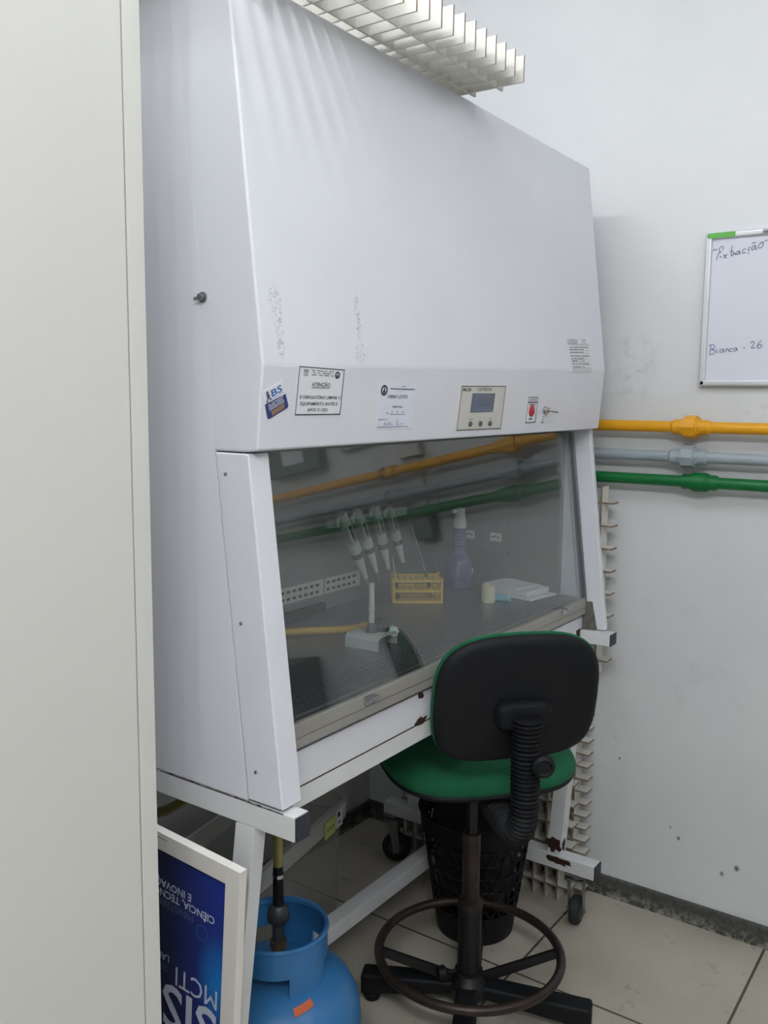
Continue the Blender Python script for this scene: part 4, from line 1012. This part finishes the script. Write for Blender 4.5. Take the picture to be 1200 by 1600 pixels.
# seat: x forward, y sideways
SP = outline(.415, .45, 3.0)
def sx(x, y, h): return V((x+.01, y, h-.10*max(0, x-.10)**1.0*(x > .10)*.9+.06*(abs(y)/.23)**4*.10))
def rng(a, b_, n): return [a+(b_-a)*i/n for i in range(n+1)]
prof = [(.16, .616), (.06, .618), (.018, .622), (.004, .630), (.0, .636)]
b = BM(); pad(b, SP, prof+[(.004, .641), (.02, .641)], sx); obj('seat_shell', b, BLACKP, ch)
b = BM(); pad(b, SP, [(.02, .6405), (.003, .6405), (-.002, .646), (-.0035, .658), (.0, .668), (.008, .677), (.024, .684), (.06, .688), (.12, .689), (.18, .688)], sx); obj('seat_cushion', b, GREEN, ch, label='green fabric seat cushion')
# backrest
BW, BH = .362, .272
def bshape(x, y):   # x sideways, y up: wider arch at top, slight taper at foot
    t = (y+BH/2)/BH; return (x*(1.0-.05*max(0, .45-t)-.04*max(0, t-.55)), y+.012*(1-(2*x/BW)**2)*(1 if y > 0 else .3))
BP = outline(BW, BH, 3.7, 64, bshape)
bc = V((-.280, .008, .884)); tilt = R(9)
def bx_f(s, u_, h):     # s sideways, u up, h thickness towards the sitter
    p = V((h+.15*s*s-.004, -s, u_)); p = Matrix.Rotation(-tilt, 3, 'Y') @ p; return bc+p
b = BM(); pad(b, BP, [(.14, -.014), (.06, -.014), (.02, -.012), (.008, -.008), (.001, -.0015), (0, .004), (.004, .0075), (.02, .0075)], bx_f); obj('backrest_shell', b, BLACKP, ch, label='black plastic backrest shell')
b = BM(); pad(b, BP, [(.02, .007), (.006, .007), (-.001, .0085), (-.0025, .014), (.003, .021), (.014, .027), (.035, .033), (.08, .036), (.13, .036)], bx_f); obj('backrest_cushion', b, GREEN, ch, label='green fabric front of the backrest')
# bracket plate and bellows-covered support bar
b = BM(); BR = outline(.118, .058, 4.0, 40)
def brf(s, u_, h): return bx_f(s+.004, u_-.018, -.012-h)
pad(b, BR, [(.01, 0), (0, 0), (-.002, .010), (.0, .020), (.005, .026), (.015, .028)], brf); br = obj('back_bracket', b, BLACKP, ch)
b = BM(); path = spline([(-.322, .004, .860), (-.322, .004, .76), (-.320, .003, .69), (-.313, .003, .640), (-.290, .002, .606), (-.250, 0, .588), (-.20, 0, .586), (-.13, 0, .592)], 40)
L = 0; q = []; rr = []
acc = [0]
for a, c_ in zip(path, path[1:]): acc.append(acc[-1]+(c_-a).length)
N = 300
for i in range(N+1):
    s_ = acc[-1]*i/N; j = max(jj for jj in range(len(acc)) if acc[jj] <= s_+1e-9); j = min(j, len(path)-2)
    t = (s_-acc[j])/max(1e-9, acc[j+1]-acc[j]); q.append(path[j].lerp(path[j+1], t)); rr.append(.0275+.0035*math.sin(2*math.pi*s_/.0092))
tube(b, q, rr, 24); obj('bellows_sleeve', b, BLACKP, ch)
b = BM(); Mk = Matrix.Translation((-.342, -.020, .776)) @ Matrix.Rotation(R(-90), 4, 'Y') @ Matrix.Rotation(R(-12), 4, 'X')
lathe(b, [(0, 0), (.008, 0), (.008, .014), (.021, .016), (.0235, .022), (.0225, .032), (.016, .037), (.013, .034), (0, .034)], seg=28, M=Mk); obj('adjusting_knob', b, BLACKP, ch)
# foot ring
b = BM(); FR, fz = .223, .152
tube(b, [(FR*math.cos(2*math.pi*i/72), FR*math.sin(2*math.pi*i/72), fz) for i in range(72)], .0115, 14, True); obj('foot_ring', b, BROWNM, ch)
for aw in (125, -55, 35):
    Ms = Matrix.Rotation(R(aw)-TH, 4, 'Z'); b = BM()
    prism(b, [Ms @ V(p) for p in ((.028, -.005, .094), (.028, .005, .094), (.028, .005, .066), (.028, -.005, .066))], [Ms @ V(p) for p in ((FR-.008, -.005, fz+.008), (FR-.008, .005, fz+.008), (FR-.008, .005, fz-.016), (FR-.008, -.005, fz-.016))], .001)
    obj('foot_ring_spoke', b, BLACKM, ch)
b = BM(); rod(b, (0, 0, .06), (0, 0, .105), .0345, seg=28); sl_ = obj('ring_sleeve', b, BLACKM, ch)
fz = .108; a = R(140)-TH; dk = V((math.cos(a), math.sin(a), 0)); b = BM(); rod(b, dk*.034+V((0, 0, fz-.004)), dk*.058+V((0, 0, fz-.004)), .005); rod(b, dk*.058+V((0, 0, fz-.004)), dk*.064+V((0, 0, fz-.004)), .012, .019, 20); rod(b, dk*.064+V((0, 0, fz-.004)), dk*.080+V((0, 0, fz-.004)), .019, .016, 20); obj('clamp_knob', b, BLACKP, ch)
# star base
b = BM(); lathe(b, [(0, .046), (.05, .046), (.052, .07), (.042, .085), (.034, .10), (0, .10)], seg=28); obj('base_hub', b, BLACKM, ch)
for aw, al in ((116, .268), (26, .268), (-72, .30), (206, .28)):
    Ms = Matrix.Rotation(R(aw)-TH, 4, 'Z'); b = BM()
    prism(b, [Ms @ V(p) for p in ((.03, -.028, .080), (.03, .028, .080), (.03, .026, .046), (.03, -.026, .046))], [Ms @ V(p) for p in ((al, -.027, .074), (al, .027, .074), (al, .025, .018), (al, -.025, .018))], .009, 3)
    ar = obj('base_arm', b, BLACKP, ch)
    b = BM(); lathe(b, [(0, 0), (.019, 0), (.021, .004), (.021, .016), (.012, .024), (0, .026)], (0, 0, 0), 20, M=Ms @ Matrix.Translation((al-.026, 0, 0))); obj('glide_foot', b, BLACKP, ar)
ch.location = (.790, -.145, 0); ch.rotation_euler = (0, 0, TH)

# ------------------------------------------------------------------ light: ceiling fluorescent fittings and one added fill row
def light_row(x, y, e, n=5, L=1.2, z=2.78, col=(.96, .98, 1.0)):
    for k_ in range(n):
        l = bpy.data.lights.new('ceiling_and_fill_light', 'POINT'); l.energy = e/n; l.color = col; l.shadow_soft_size = .03
        o = bpy.data.objects.new('ceiling_and_fill_light', l); C.objects.link(o); o.location = (x, y-L/2+L*k_/(n-1), z)
light_row(-.15, -.10, 23, 9, 1.1)
light_row(.2, -2.4, 16)  # fill row added to brighten the right wall, not a known fitting
light_row(-1.75, -1.7, 76)
w = bpy.data.worlds.new('world'); bpy.context.scene.world = w; w.use_nodes = True
w.node_tree.nodes['Background'].inputs[0].default_value = (.8, .85, .9, 1); w.node_tree.nodes['Background'].inputs[1].default_value = .1
vs_ = bpy.context.scene.view_settings
vs_.view_transform = 'Standard'; vs_.look = 'None'; vs_.gamma = 1; vs_.use_curve_mapping = False; vs_.exposure = 0.24
bpy.context.scene.cycles.max_bounces = 10; bpy.context.scene.cycles.transparent_max_bounces = 16
